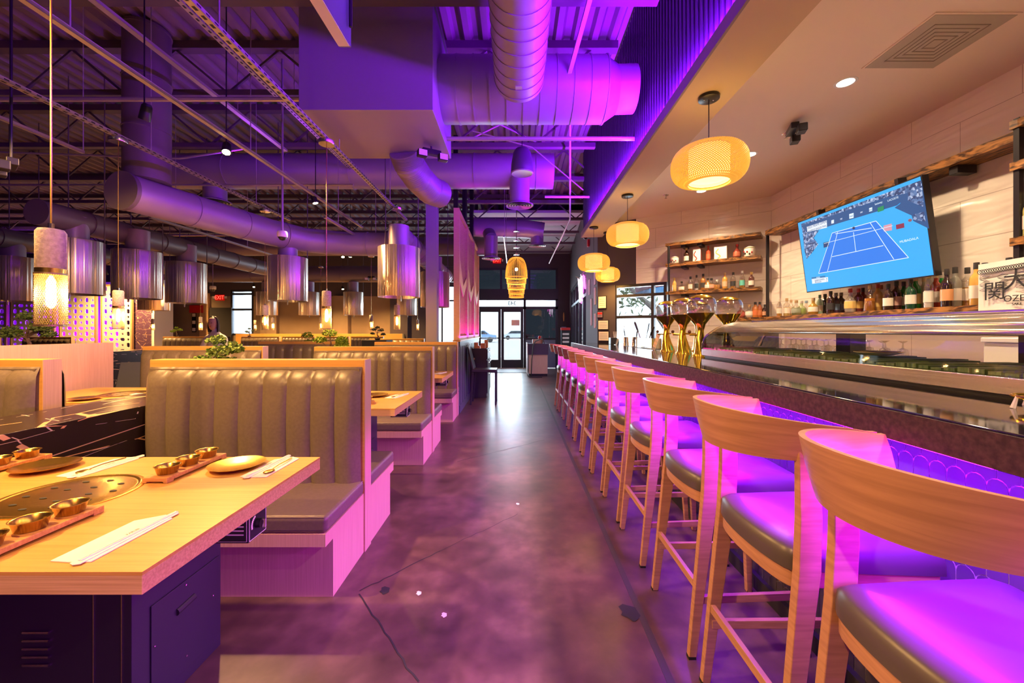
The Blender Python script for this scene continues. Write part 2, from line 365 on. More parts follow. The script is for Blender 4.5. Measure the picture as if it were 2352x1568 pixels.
# windows
def window(name,label,p0,p1,z0,z1,us=(),zs=(),fr=.05,glassm='glass',dep=.08,skip=()):
    p0=Vector((*p0,0)); p1=Vector((*p1,0)); d=p1-p0; Ln=d.length; d.normalize(); t=thing(name,label,'window',(p0.x,p0.y,0),math.atan2(d.y,d.x)); t['kind']='structure'
    b=MB()
    for u in (fr/2,*us,Ln-fr/2): b.box(u-fr/2,u+fr/2,-dep/2,dep/2,z0,z1)
    for z in (z0+fr/2,*zs,z1-fr/2): b.box(0,Ln,-dep/2+.002,dep/2-.002,z-fr/2,z+fr/2)
    b.build('window_frame',M['frame'],t); MB().box(0,Ln,-.004,.004,z0,z1).build('window_pane',M[glassm],t); return t
Wa=on_angle(1533,-.06); Wb=on_angle(1413,-.06)
window('window_1','dark framed window over the far bar end showing a tree outside',Wb,Wa,1.05,2.04,(.62,),(1.52,1.86),.045)
s0=C+SD*u_side(8.6); s1=C+SD*u_side(13.5); off=Vector((.06,0))
window('window_2','tall glazed side wall behind the neon sign',s0+off,s1+off,.15,2.62,(.9,2.0,3.1,4.0),(2.1,),.07)
window('window_3','tall window beside the rear exit sign',(-9.9,YF+.05),(-9.1,YF+.05),1.14,2.73,(),(2.04,2.58),.07)
window('window_4','tall bright window behind the purple column',(-3.1,YF+.05),(-1.5,YF+.05),.25,2.88,(.55,),(2.35,),.05)
# storefront
t=window('window_5','dark transom windows above the entrance doors',(-1.38,YF+.02),(1.47,YF+.02),2.68,3.48,(.88,1.86),(),.07,'tint')
b=MB(); b.box(-1.38,1.47,YF-.02,YF+.06,2.36,2.69); b.box(-1.38,1.47,YF-.02,YF+.06,2.05,2.14)
for x in (-1.34,.32,1.43): b.box(x-.04,x+.04,YF-.02,YF+.06,0,2.4)
struct(b.build('trim_7',M['frame']))
struct(MB().box(-1.35,1.43,YF+.015,YF+.022,2.12,2.38).build('window_6',M['glass']))
struct(MB().box(.36,1.40,YF+.015,YF+.022,1.04,2.08).build('window_7',M['tint']))
struct(MB().box(.36,1.40,YF-.01,YF+.05,.99,1.05).build('trim_8',M['frame']))
struct(MB().box(.36,1.40,YF+.005,YF+.03,.02,1.0).build('trim_9',mat('blue_grey_panel',(.20,.24,.31),.3)))
for i,(x0,x1,lab) in enumerate(((-1.30,-.50,'left glass entrance door, bright daylight behind'),(-.50,.28,'right glass entrance door with a small notice'))):
    t=thing('door_%d'%(i+2),lab,'door',(x0,YF+.02,0)); t['kind']='structure'; wd=x1-x0; b=MB()
    s=.10
    b.box(.005,s,-.03,.03,.01,2.05); b.box(wd-s,wd-.005,-.03,.03,.01,2.05); b.box(s,wd-s,-.03,.03,.01,.30); b.box(s,wd-s,-.03,.03,1.95,2.05); b.box(s,wd-s,-.028,.028,1.02,1.07)
    b.build('door_frame',M['frame'],t); MB().box(s,wd-s,-.004,.004,.3,1.95).build('door_pane',M['glass'],t)
    MB().tube([(s+.02,-.07,1.04),(wd-s-.02,-.07,1.04)],.014).build('push_bar',M['steel'],t)
struct(MB().box(-.9,.5,YF-.12,YF-.03,0,.03).build('baseboard_front',M['steel']))
text('address_numbers','343',M['ink'],(-.12,YF+.0,2.25),(PI/2,0,0),.20,None,.003,sx=-1)
tag(bpy.data.objects['address_numbers'],'reversed street number on the glass above the entrance doors','number')
tag(MB().box(.560,.590,-1.0,9.5,.0,.0015).build('floor_joint',mat('joint_filler',(.05,.045,.03),.4)),'long dark joint in the floor running beside the feet of the stools','floor joint')
# recessed seams: floor joints and cracks
def crack(pts,wd,name,lab):
    b=MB()
    for p,q in zip(pts,pts[1:]):
        p=Vector((*p,.0012)); q=Vector((*q,.0012)); n=(q-p).cross(Vector((0,0,1))).normalized()*wd/2
        b.face([p-n,q-n,q+n,p+n])
    return tag(b.build(name,M['ink']),lab,'crack')
def fl(px,py): Y=F*H/(py-759.5); return ((px-1184)/F*Y,Y)
random.seed(3)
def wob(a,bq,n=14):
    return [(a[0]+(bq[0]-a[0])*i/n+random.uniform(-.006,.006),a[1]+(bq[1]-a[1])*i/n+random.uniform(-.006,.006)) for i in range(n+1)]
crack(wob(fl(826,1364),fl(960,1568)),.007,'floor_crack','dark crack running from the near booth corner towards the camera')
crack(wob(fl(824,1358),fl(1010,1265)),.006,'floor_crack','dark crack slanting across the aisle from the near booth corner')
crack(wob(fl(1010,1265),fl(1190,1180)),.003,'floor_crack','faint crack crossing the middle of the aisle floor')
crack(wob(fl(1050,1060),fl(1250,1010)),.006,'floor_crack','thin crack across the aisle beside the second booth')
for i,(px,py,r) in enumerate(((884,1355,.022),(1445,1405,.04),(1020,1412,.012),(962,1362,.012),(1189,1157,.012))):
    x,y=fl(px,py); b=MB(); b.face([(x+r*(1+.3*math.sin(3*k))*math.cos(k*PI/6),y+1.4*r*(1+.25*math.cos(5*k))*math.sin(k*PI/6),.0016) for k in range(12)])
    tag(b.build('floor_stain',M['ink'] if i<2 else M['cream']),('dark blotch on the floor by the near booth','dark blotch on the floor by the second stool','pale fleck on the floor in the lit patch','pale fleck on the floor near the first crack','pale crumb in the middle of the aisle')[i],'stain')
# ------------------------------------------------------------- bar front, worktop, stools
bar=thing('bar_counter','long bar front clad in scalloped tiles under the stone worktop','bar',(0,0,0))
MB().box(1.26,1.95,-1.2,6.2,0,1.015).build('carcass',M['blackm'],bar)
w_=.0485; g_=.0022; HR=.262; b=MB(); b.face([(1.232,-1.2,0),(1.232,6.78,0),(1.232,6.78,1.02),(1.232,-1.2,1.02)]); b.cur=1
a_=(w_-g_)/2
for row in range(-1,4):
    zt=.922-row*HR; off=(row%2)*w_/2; y=-1.15+off
    while y<6.7:
        P=[]
        for k in range(7): t=PI*k/6; P.append((y+a_*math.cos(t),zt-w_/2+a_*math.sin(t)))
        if row==-1: P=[(p[0],1.018) for p in (P[0],P[-1])]
        zl=zt-HR; R=w_/2+g_*.6
        for k in range(4): t=(.5+.5*(3-k)/3*0+.5*(k/3))*0; 
        left=[(y-w_/2+R*math.cos(t),zl-w_/2+R*math.sin(t)) for t in [PI/2*(1-k/4)*.97+.0 for k in range(4)]]
        right=[(2*y-p[0],p[1]) for p in left][::-1]
        low=[p for p in left+[(y,zl-w_/2+g_*2)]+right if abs(p[0]-y)<=a_]
        if row==3: low=[(y-a_,.02),(y+a_,.02)]
        if row==3 and zt<.1: pass
        Q=P+[(y-a_,low[0][1])]+low+[(y+a_,low[-1][1])]
        if min(p[1] for p in Q)<0: Q=[(p[0],max(p[1],.0)) for p in Q]
        b.face([(1.2285,p[0],p[1]) for p in Q]); y+=w_
tl=b.build('tile_front',[mat('tile_grout',(.55,.48,.52),.8),mat('scallop_tile',(.06,.052,.065),.14)],bar); tl['label']='dark scalloped tiles with pale grout'
MB().box(1.205,1.232,-1.2,6.75,0,.07).build('kick_plate',M['blackm'],bar)
MB().box(1.16,1.172,-1.2,6.7,1.010,1.0185).build('led_channel',M['ledp'],bar)
ct=MB().prism([(.96,-1.2),(2.02,-1.2),(2.02,6.20),(1.37,6.70),(.96,6.99)],'z',1.020,1.102).build('bar_worktop',M['granite'],bevel=.006)
fe=MB().box(.9555,.9598,-1.2,6.98,1.024,1.097).build('front_edge',noise_mat('rough_granite_edge',(.022,.014,.012),(.055,.035,.028),ns=70,rough=.6,detail=6,spec=.25),ct); fe['label']='matt rough granite front edge'
tag(ct,'polished black granite worktop running the length of the bar','countertop')
# stools ------------------------------------------------------
def make_stool():
    t=thing('bar_stool','','stool')
    # backrest: bent band
    def bp(u,v,k):
        th=(u*2-1)*1.0; s=abs(th)
        # plan: semicircle with straight arms
        ang=th*PI/2*1.22; R=.215+.028*v
        if abs(ang)<=PI/2: x=-R*math.cos(ang)*1.07; y=R*math.sin(ang)
        else: x=(abs(ang)-PI/2)*.20; y=math.copysign(R+ (abs(ang)-PI/2)*.02,ang)
        zt=1.079-.036*min(1,s*1.05)**1.6; zb=.945+.02*s**2
        z=zb+(zt-zb)*v
        nx=(-math.cos(ang) if abs(ang)<PI/2 else 0); ny=math.sin(ang) if abs(ang)<PI/2 else math.copysign(1,ang)
        e=.009*(1-.3*abs(2*v-1)); return (x-nx*e*k-0*k,y-ny*e*k,z)
    b=MB(); nu=44; ring=[(0,1),(.06,1),(.5,1),(.94,1),(1,1),(1,-1),(.94,-1),(.5,-1),(.06,-1),(0,-1)]
    vs=[bp(i/nu,v,-k) for i in range(nu+1) for v,k in ring]; n=len(ring)
    fs=[(i*n+k,i*n+(k+1)%n,(i+1)*n+(k+1)%n,(i+1)*n+k) for i in range(nu) for k in range(n)]+[tuple(range(n)),tuple(nu*n+k for k in range(n))[::-1]]
    b._add(vs,fs); b.build('backrest',M['stool'],t,smooth=True,ang=50)
    # rear legs
    for s in (-1,1):
        b=MB(); P=[(-.150,.213,.0,.030,.026),(-.116,.210,.30,.042,.027),(-.074,.206,.66,.060,.028),(-.068,.204,.80,.060,.026),(-.070,.201,.985,.056,.020)]
        vs=[]; 
        for x,y,z,wx,wy in P:
            for dx,dy in ((-1,-1),(1,-1),(1,1),(-1,1)): vs.append((x+dx*wx/2,s*y+dy*wy/2,z))
        b._add(vs,[(3,2,1,0),(16,17,18,19)]+[(i*4+k,i*4+(k+1)%4,i*4+4+(k+1)%4,i*4+4+k) for i in range(4) for k in range(4)])
        l=b.build('leg',M['stool'],t,bevel=.003)
        MB().box(-.165,-.136,s*.213-.013,s*.213+.013,0,.012).build('foot_pad',M['rubber'],l)
    for s in (-1,1):
        b=MB(); b.beam((.315,s*.200,0),(.285,s*.175,.62),.026,.026,(1,0,0),.036,.045); l=b.build('leg',M['stool'],t,bevel=.003)
        MB().box(.302,.328,s*.2-.013,s*.2+.013,0,.012).build('foot_pad',M['rubber'],l)
    # seat frame and cushion
    def outline(m,fr):
        pts=[]
        for k in range(13):
            a=-PI/2+PI*k/12; pts.append((-.092-(.045-m)*max(0,math.cos(a)),(.190-m)*math.sin(a)))
        pts+=[(.10,.205-m),(.29-m,.215-m),(.31-m,.19-m),(.318-m,0),(.31-m,-.19+m),(.29-m,-.215+m),(.10,-.205+m)]
        return pts
    MB().prism(outline(.008,0),'z',.600,.652).build('seat_frame',M['stoolx'],t,bevel=.004)
    o0=outline(.0,0); n=len(o0); vs=[]; lv=[(1,.650),(1.0,.672),(.985,.700),(.90,.716),(.55,.722)]
    for sc,z in lv: vs+=[(.08+(p[0]-.08)*sc,p[1]*sc,z) for p in o0]
    vs.append((.08,0,.722)); b=MB()
    b._add(vs,[(i*n+k,i*n+(k+1)%n,(i+1)*n+(k+1)%n,(i+1)*n+k) for i in range(4) for k in range(n)]+[(4*n+k,4*n+(k+1)%n,5*n) for k in range(n)]+[tuple(range(n))[::-1]])
    o=b.build('seat',M['vinyl'],t,smooth=True,ang=80)
    MB().beam((-.128,-.195,.285),(-.128,.195,.285),.018,.030).build('stretcher',M['stoolx'],t,bevel=.002)
    for s in (-1,1): MB().beam((-.13,s*.203,.225),(.305,s*.193,.235),.018,.030).build('stretcher',M['stoolx'],t,bevel=.002)
    MB().beam((.303,-.185,.33),(.303,.185,.33),.020,.034).build('footrest',M['stoolx'],t,bevel=.002)
    return t
stool=make_stool(); ys=[.762,1.285,1.825,2.445,2.962,3.482,4.002,4.56,5.13,5.71,6.28,6.86]
for i,y in enumerate(ys):
    lab=('dark-seated oak bar stool nearest the camera, back cut off by the right edge' if i==0 else 'oak bar stool farthest from the camera, at the far end of the bar' if i==11 else 'oak bar stool with dark padded seat, %s from the camera along the bar'%ORD[i])
    if i==0: stool.location=(.85,y,0); stool['label']=lab; stool['group']='bar stools along the counter'
    else: dup(stool,(.85 if i<11 else .84,y,0),lab,group='bar stools along the counter')
# sushi case ---------------------------------------------------
case=thing('sushi_case','long curved glass refrigerated display case standing on the bar worktop','display case',(0,0,1.102))
y0,y1=-.9,3.08
MB().box(1.435,2.0,y0,y1-.01,0,.012).build('plinth',M['black'],case)
MB().box(1.414,2.0,y0,y1,.012,.063).build('base',M['steel'],case,bevel=.003)
gp=[(1.418,.063),(1.420,.10),(1.432,.135),(1.455,.165),(1.488,.188)]
lp=[(1.488,.188),(1.53,.215),(1.585,.237),(1.65,.252),(1.72,.259),(1.80,.262),(2.0,.262)]
b=MB()
for p,q in zip(gp,gp[1:]): b.face([(p[0],y0,p[1]),(q[0],y0,q[1]),(q[0],y1-.012,q[1]),(p[0],y1-.012,p[1])])
b.build('front_glass',M['caseglass'],case,smooth=True)
b=MB()
for p,q in zip(lp,lp[1:]): b.face([(p[0],y0,p[1]),(q[0],y0,q[1]),(q[0],y1-.012,q[1]),(p[0],y1-.012,p[1])])
b.build('top_panel',mat('case_lid_reflection',(.50,.45,.40),.24,1),case,smooth=True,solid=.006).modifiers['solid'].offset=-1  # metal front curve stands in for ceiling reflected in curved glass; rear is steel
MB().face([(x,y1-.006,z) for x,z in gp+lp[1:]+[(2.0,.063)]]).build('end_pane',M['tint'],case)
MB().tube([(x,y1-.006,z) for x,z in gp+lp[1:]],.008,8).build('end_trim',M['chrome'],case,smooth=True)
MB().tube([(1.80,y0,.268),(1.80,y1,.268)],.008,8).build('top_rail',M['chrome'],case,smooth=True)
for y in (2.35,1.48,.2): MB().box(1.90,1.99,y-.05,y+.05,.063,.25).build('post',M['black'],case)
def mat_green():
    m=noise_mat('bamboo_mat',(.04,.10,.02),(.14,.22,.07),(1,14,1),6,5,.5,bump=.4); return m
gm=MB(); 
for k in range(90):
    y=y0+.05+k*(y1-y0-.12)/90
    gm.box(1.45,1.88,y,y+.034,.064,.076+.004*math.sin(k*1.3))
gmo=gm.build('serving_mat',mat_green()); gmo.location=(0,0,1.102); tag(gmo,'green slatted liner lying inside the glass display case','liner')
for i,(x,y,r) in enumerate(((1.70,1.90,.09),(1.66,1.10,.10))):
    t=thing('serving_plate',('white plate with gilt rim inside the display case, the farther one','white plate with gilt rim inside the display case, the nearer one')[i],'plate',(x,y,1.184),0,'plates in the display case')
    MB().lathe([(.02,0),(r*.6,.003),(r,.016),(r*.98,.019),(r*.55,.008),(0.001,.006)],n=24).build('dish',M['white'],t,smooth=True)
    MB().lathe([(r*.97,.0165),(r*1.01,.018),(r*.97,.0205)],n=24,caps=False).build('rim',M['gold'],t,smooth=True)
t=thing('service_tongs','steel tongs hanging inside the display case near its far end','tongs',(1.62,2.68,1.20))
MB().beam((0,0,0),(.02,-.05,.11),.018,.004).build('arm',M['steel'],t); MB().beam((.0,.012,0),(.02,-.045,.11),.018,.004).build('arm',M['steel'],t)
# plate stand with hoop, near end of worktop
t=thing('hoop_stand','brass wire dish stand with upright rod near the right edge of the worktop','stand',(1.34,1.015,1.102))
hoop=lambda r,z: MB().tube([(r*math.cos(k*PI/12),r*math.sin(k*PI/12),z) for k in range(25)],.0035,6,False)
hoop(.062,.030).build('hoop',M['goldm'],t,smooth=True); hoop(.050,.026).build('hoop',M['goldm'],t,smooth=True)
for k in range(4):
    a=k*PI/2+PI*.9; MB().tube([(.062*math.cos(a),.062*math.sin(a),.031),(.070*math.cos(a),.070*math.sin(a),.0)],.005,6,radii=[.003,.006]).build('foot',M['white'],t)
MB().tube([(0,0,.026),(0,0,.19)],.0035,8).build('rod',M['steel'],t); MB().beam((-.05,0,.026),(.05,0,.026),.005,.004).build('cross_bar',M['goldm'],t)
# beer towers ---------------------------------------------------
def tower():
    t=thing('drink_tower','','drink dispenser')
    b=MB(); n=20; prof=[(0,.062,0),(.02,.055,0),(.08,.040,.012),(.15,.026,.018),(.20,.022,.012),(.25,.030,.004),(.28,.050,0),(.315,.078,0),(.338,.094,0)]
    vs=[]
    for z,r,dx in prof:
        for k in range(n):
            a=2*PI*k/n; rr=r*1.12*(1+.10*math.cos(3*a+z*14)*(1 if z>.01 else 0)); vs.append((rr*math.cos(a)-dx,rr*math.sin(a)-dx*.6,z))
    N_=len(prof); b._add(vs,[(i*n+k,i*n+(k+1)%n,(i+1)*n+(k+1)%n,(i+1)*n+k) for i in range(N_-1) for k in range(n)]+[tuple(range(n))[::-1],tuple((N_-1)*n+k for k in range(n))])
    b.build('fluted_column',M['goldm'],t,smooth=True,ang=70)
    MB().lathe([(.094,.338),(.104,.36),(.1095,.39),(.108,.42),(.099,.445),(.090,.457)],n=28,caps=False).build('globe',M['clear'],t,smooth=True)
    MB().lathe([(.091,.456),(.075,.470),(.045,.483),(0.0001,.489)],n=28,caps=False).build('cap',M['goldm'],t,smooth=True)
    MB().lathe([(.068,0),(.068,.008),(.058,.012)],n=24).build('base_ring',M['goldm'],t,smooth=True)
    k=MB().tube([(-.02,0,.165),(-.10,-.01,.165)],.006,8).build('tap',M['goldm'],t,smooth=True)
    MB().sphere((-.10,-.01,.19),.014,6).build('tap_knob',mat('tap_ball',(.12,.05,.03),.2) if 'tap_ball' not in bpy.data.materials else bpy.data.materials['tap_ball'],k,smooth=True)
    return t
tw=tower(); spots=[((1.475,3.21),'front row, nearest the display case'),((1.475,3.55),'front row, middle one'),((1.475,3.93),'front row, farthest from the display case'),((1.80,3.42),'rear row, the nearer one'),((1.79,3.95),'rear row, the farther one')]
for i,((x,y),l) in enumerate(spots):
    lab='gold drink tower with clear globe, '+l
    if i==0: tw.location=(x,y,1.102); tw['label']=lab; tw['group']='gold drink towers on the bar'
    else: dup(tw,(x,y,1.102),lab,group='gold drink towers on the bar')
t=tag(MB().tube([(1.475,3.22,1.275),(1.475,4.0,1.275)],.007,8).build('tap_rail',M['goldm'],smooth=True),'gold rail linking the front row of drink towers','rail')
# canisters, bins, utensils, menu holders
def canister(x,y,r,h,lab,tap=.8):
    t=thing('steel_canister',lab,'canister',(x,y,1.102),0,'steel canisters on the bar')
    MB().lathe([(r,0),(r*tap,h),(r*tap-.004,h),(r-.006,.006),(0.001,.006)],n=24).build('cup',M['chrome'],t,smooth=True); return t
canister(1.46,5.35,.038,.115,'tapered steel canister holding a whisk, left of the pair'); canister(1.50,5.08,.044,.12,'tapered steel canister, right of the pair')
def bin_(x,y,wx,wy,h,lab):
    t=thing('steel_bin',lab,'bin',(x,y,1.102),0,'square steel bins on the bar'); b=MB(); e=.003
    b.box(-wx/2,wx/2,-wy/2,wy/2,0,e); b.box(-wx/2,-wx/2+e,-wy/2,wy/2,e,h); b.box(wx/2-e,wx/2,-wy/2,wy/2,e,h); b.box(-wx/2+e,wx/2-e,-wy/2,-wy/2+e,e,h); b.box(-wx/2+e,wx/2-e,wy/2-e,wy/2,e,h)
    b.build('walls',M['chrome'],t); return t
bin_(1.50,4.72,.12,.14,.115,'square steel bin full of long utensils beside the canisters'); bin_(1.53,4.46,.11,.13,.115,'square steel bin with a clip ring, beside the first drink tower')
tag(MB().box(1.42,1.60,4.36,5.45,1.102,1.1045).build('bar_mat',M['rubber']),'black rubber mat under the steel bins and canisters','mat')
ut=[((1.46,5.35),(1.45,5.40),.20,.006,'whisk'),((1.50,5.08),(1.52,5.05),.19,.007,'spoon'),((1.50,4.74),(1.43,4.86),.30,.012,'spatula'),((1.51,4.70),(1.58,4.62),.24,.012,'turner'),((1.49,4.68),(1.52,4.60),.28,.005,'skewer'),((1.53,4.46),(1.55,4.42),.20,.005,'bar_spoon')]
for (a,bq,h,r,nm) in ut:
    t=thing(nm,{'whisk':'wire whisk standing in the left canister','spoon':'black handled spoon standing in the right canister','spatula':'long dark handled spatula leaning left out of the square bin','turner':'broad dark turner leaning right in the square bin','skewer':'thin steel skewer standing tallest in the square bin','bar_spoon':'thin bar spoon standing in the bin beside the drink towers'}[nm],'utensil',(a[0],a[1],1.108))
    dx,dy=bq[0]-a[0],bq[1]-a[1]; p=lambda f:(dx*f,dy*f,h*f)
    MB().tube([p(0),p(.62)],r*.5,8).build('shaft',M['steel'],t,smooth=True); MB().tube([p(.6),p(.7),p(.95),p(1)],r,8,radii=[r*.6,r,r*1.1,r*.5]).build('handle',M['black'],t,smooth=True)
    if nm=='whisk':
        for k in range(4):
            c,s_=math.cos(k*PI/4)*.018,math.sin(k*PI/4)*.018
            MB().tube([(dx,dy,h),(dx+c,dy+s_,h+.03),(dx,dy,h+.06),(dx-c,dy-s_,h+.03),(dx,dy,h)],.001,4).build('wire_loop',M['steel'],t)
def menu(x,y,lab,h=.17,lean=.05):
    t=thing('menu_holder',lab,'menu holder',(x,y,1.102))
    MB().beam((-.0,0,0),(lean,0,h),.003,.09,(0,1,0)).build('sheet',M['paper'],t)
    b=MB(); b._add([(-.004,-.05,0),(-.004,.05,0),(lean-.004,.05,h+.01),(lean-.004,-.05,h+.01)],[(0,1,2,3)]); b.build('acrylic',M['clear'],t)
    MB().box(-.02,.05,-.05,.05,0,.003).build('foot',M['clear'],t); return t
menu(1.43,5.75,'slanted acrylic menu holder near the far end of the bar'); menu(1.40,4.12,'slanted acrylic menu holder against the gold drink towers',.16,.06)
tag(MB().box(1.40,1.52,5.95,6.08,1.102,1.20).build('napkin_caddy',M['black'],bevel=.004),'black caddy of napkins and straws at the far bar end','caddy')
for k in range(4):
    tag(MB().tube([(1.46+k*.012,6.0,1.20),(1.45+k*.02,6.0+.01*k,1.29)],.003,6).build('drinking_straw',M['paper']),'white straw standing in the black caddy, %s from the left'%ORD[k],'straw','straws in the caddy')
# ------------------------------------------------------------- back bar wall
def plank(p0,p1,dep,th,z,name,label,n=Vector((0,-1)),grp='scorched timber shelves behind the bar'):
    p0=Vector(p0); p1=Vector(p1); d=(p1-p0); Ln=d.length; t=thing(name,label,'shelf',(p0.x,p0.y,z),math.atan2(d.y,d.x),grp)
    b=MB(); k=24; 
    sgn=1 if Vector((-d.y,d.x)).dot(n)>0 else -1
    vs=[]; random.seed(len(label))
    for i in range(k+1):
        e=random.uniform(-.006,.006); u=Ln*i/k
        for yy,zz in ((0,0),(sgn*(dep+e),random.uniform(-.003,.003)),(sgn*(dep+e*.5),th),(0,th)): vs.append((u,yy,zz))
    b._add(vs,[(i*4+j,i*4+(j+1)%4,i*4+4+(j+1)%4,i*4+4+j) for i in range(k) for j in range(4)]+[(3,2,1,0),(k*4,k*4+1,k*4+2,k*4+3)])
    b.build('board',M['darkwood'],t); return t,Ln,sgn
def brackets(t,us,sgn,dep,zz=-.035):
    for u in us: MB().box(u-.03,u+.03,sgn*.02,sgn*dep,zz,0).build('bracket',M['black'],t,bevel=.003)
DP=.26
L0=on_angle(1533,0); 
def lvl(z,pxl,pxr,lab,th=.042):
    a=on_angle(pxl,.001); b_=on_angle(pxr,.001); t,Ln,s=plank(b_,a,DP,th,z-th,'wall_shelf',lab,AN); brackets(t,[Ln*.62,Ln*.80],s,DP-.03); return t
# planes on which things stand: front third of each shelf
lvl(2.56,1540,1752,'top timber board of the rack in the far bar corner')
lvl(2.265,1540,1752,'upper bottle shelf of the rack in the far bar corner')
lvl(1.865,1540,1752,'middle bottle shelf of the rack in the far bar corner')
t,Ln,s=plank((3.349,5.05),(3.349,1.45),.25,.045,1.474-.045,'wall_shelf','long lowest bottle shelf beneath the television',Vector((-1,0))); brackets(t,[.75,1.55,2.4],s,.2)
a=on_angle(1700,.001); b_=on_angle(1765,.001); t,Ln,s=plank(b_,a,DP,.045,1.474-.045,'wall_shelf','short lowest shelf in the corner behind the gold towers',AN)
t,Ln,s=plank((3.349,5.10),(3.349,2.545),.20,.06,2.50,'wall_shelf','high timber board running above the television',Vector((-1,0))); brackets(t,[1.05,2.15],s,.16,-.06)
# black uprights
for px,lab,z0,z1 in ((1536,'black steel upright at the left end of the corner rack',1.50,2.53),(1763,'black steel upright at the right end of the corner rack',1.44,2.53)):
    p=on_angle(px,.245); tag(MB().box(p.x-.014,p.x+.014,p.y-.014,p.y+.014,z0,z1).build('shelf_upright',M['black'],bevel=.002),lab,'upright')
    
p=Vector((3.13,2.36)); tag(MB().box(3.11,3.14,2.50,2.53,1.45,2.62).build('shelf_upright',M['black']),'black steel upright cut by the right edge of the photo','upright')
for z,lab in ((2.30,'upper short board on the upright at the right edge'),(1.83,'lower short board carrying a pale bottle at the right edge'),(2.56,'top board on the upright at the right edge')):
    plank((3.349,2.54),(3.349,1.6),.25,.05,z,'wall_shelf',lab,Vector((-1,0)))
# ------------------------------------------------------------- bottles
GM={}
def gm(c,rough=.08,tr=.0):
    k=tuple(round(x,2) for x in c)
    if k not in GM: GM[k]=mat('bottle_%d'%len(GM),c,rough,0,spec=.8,coat=.4)
    return GM[k]
def bprof(kind,h):
    if kind=='wine': return [(.036,0),(.037,.01),(.037,h*.58),(.033,h*.66),(.016,h*.76),(.0135,h*.82),(.0135,h)]
    if kind=='whisky': return [(.036,0),(.038,.008),(.038,h*.60),(.034,h*.68),(.018,h*.76),(.0145,h*.80),(.0145,h)]
    if kind=='squat': return [(.042,0),(.048,.01),(.050,h*.3),(.046,h*.52),(.022,h*.66),(.016,h*.72),(.016,h)]
    if kind=='slim': return [(.030,0),(.031,.008),(.031,h*.62),(.024,h*.72),(.012,h*.82),(.012,h)]
    if kind=='flare': return [(.048,0),(.050,.01),(.044,h*.35),(.026,h*.6),(.013,h*.76),(.013,h)]
    return [(.036,0),(.036,h)]
CACHE={}
def bottle(x,y,z,kind,h,col,lab_c,cap_c,label,fill=None,grp='bottles',w=1.0):
    key=(kind,h,col,lab_c,cap_c,fill,w)
    if key in CACHE: 
        return dup(CACHE[key],(x,y,z),label,group=grp)
    t=thing('liquor_bottle',label,'bottle',(x,y,z),0,grp); pr=[(r*w,zz) for r,zz in bprof(kind,h)]
    if fill:
        MB().lathe(pr,n=16,caps=True).build('glass_body',M['clear'],t,smooth=True)
        hf=h*.50; pf=[(max(.001,r*.93),zz+.003) for r,zz in pr if zz<hf]+[(pr[2][0]*.93,hf)]
        MB().lathe(pf,n=16).build('liquor',gm(fill),t,smooth=True)
    else: MB().lathe(pr,n=16).build('glass_body',gm(col),t,smooth=True)
    r0=pr[2][0]
    if lab_c:
        rr=r0+.0012; b=MB(); n=12
        prs=[z for r,z in pr]; 
        def rad(zz):
            for (r1,z1),(r2,z2) in zip(pr,pr[1:]):
                if z1<=zz<=z2: return r1+(r2-r1)*(zz-z1)/max(1e-6,z2-z1)
            return r0
        zA,zB=h*.16,h*.47; a0,a1=PI*1.02,PI*1.98   # faces the room
        k0={'x':PI/2*1.0}.get('x'); a0,a1=PI-1.5+.45,PI+1.5+.45
        vs=[((rad(zz)+.0012)*math.cos(a0+(a1-a0)*i/n),(rad(zz)+.0012)*math.sin(a0+(a1-a0)*i/n),zz) for zz in (zA,(zA+zB)/2,zB) for i in range(n+1)]
        b._add(vs,[(j*(n+1)+i,j*(n+1)+i+1,(j+1)*(n+1)+i+1,(j+1)*(n+1)+i) for j in range(2) for i in range(n)]); b.build('label',gm(lab_c,.6),t)
    rt=pr[-1][0]; MB().lathe([(rt+.0015,h*.86),(rt+.0025,h*.87),(rt+.002,h+.006),(0.001,h+.007)],n=12,caps=False).build('cap',gm(cap_c,.4),t,smooth=True)
    CACHE[key]=t; return t
def pos_right(px,X=3.20): r=(px-1184)/F; return X,X/r
def pos_ang(px,off=.13): p=on_angle(px,off); return p.x,p.y
CL=(.8,.8,.8); AM=(.42,.17,.03); AM2=(.55,.28,.05); DK=(.03,.012,.008); GR=(.02,.22,.03); RD=(.45,.02,.02); YL=(.75,.55,.18); WH=(.82,.78,.68); BK=(.02,.02,.02); CK=(.55,.38,.2); PG=(.35,.42,.2); TQ=(.1,.5,.42); BL=(.15,.3,.5)
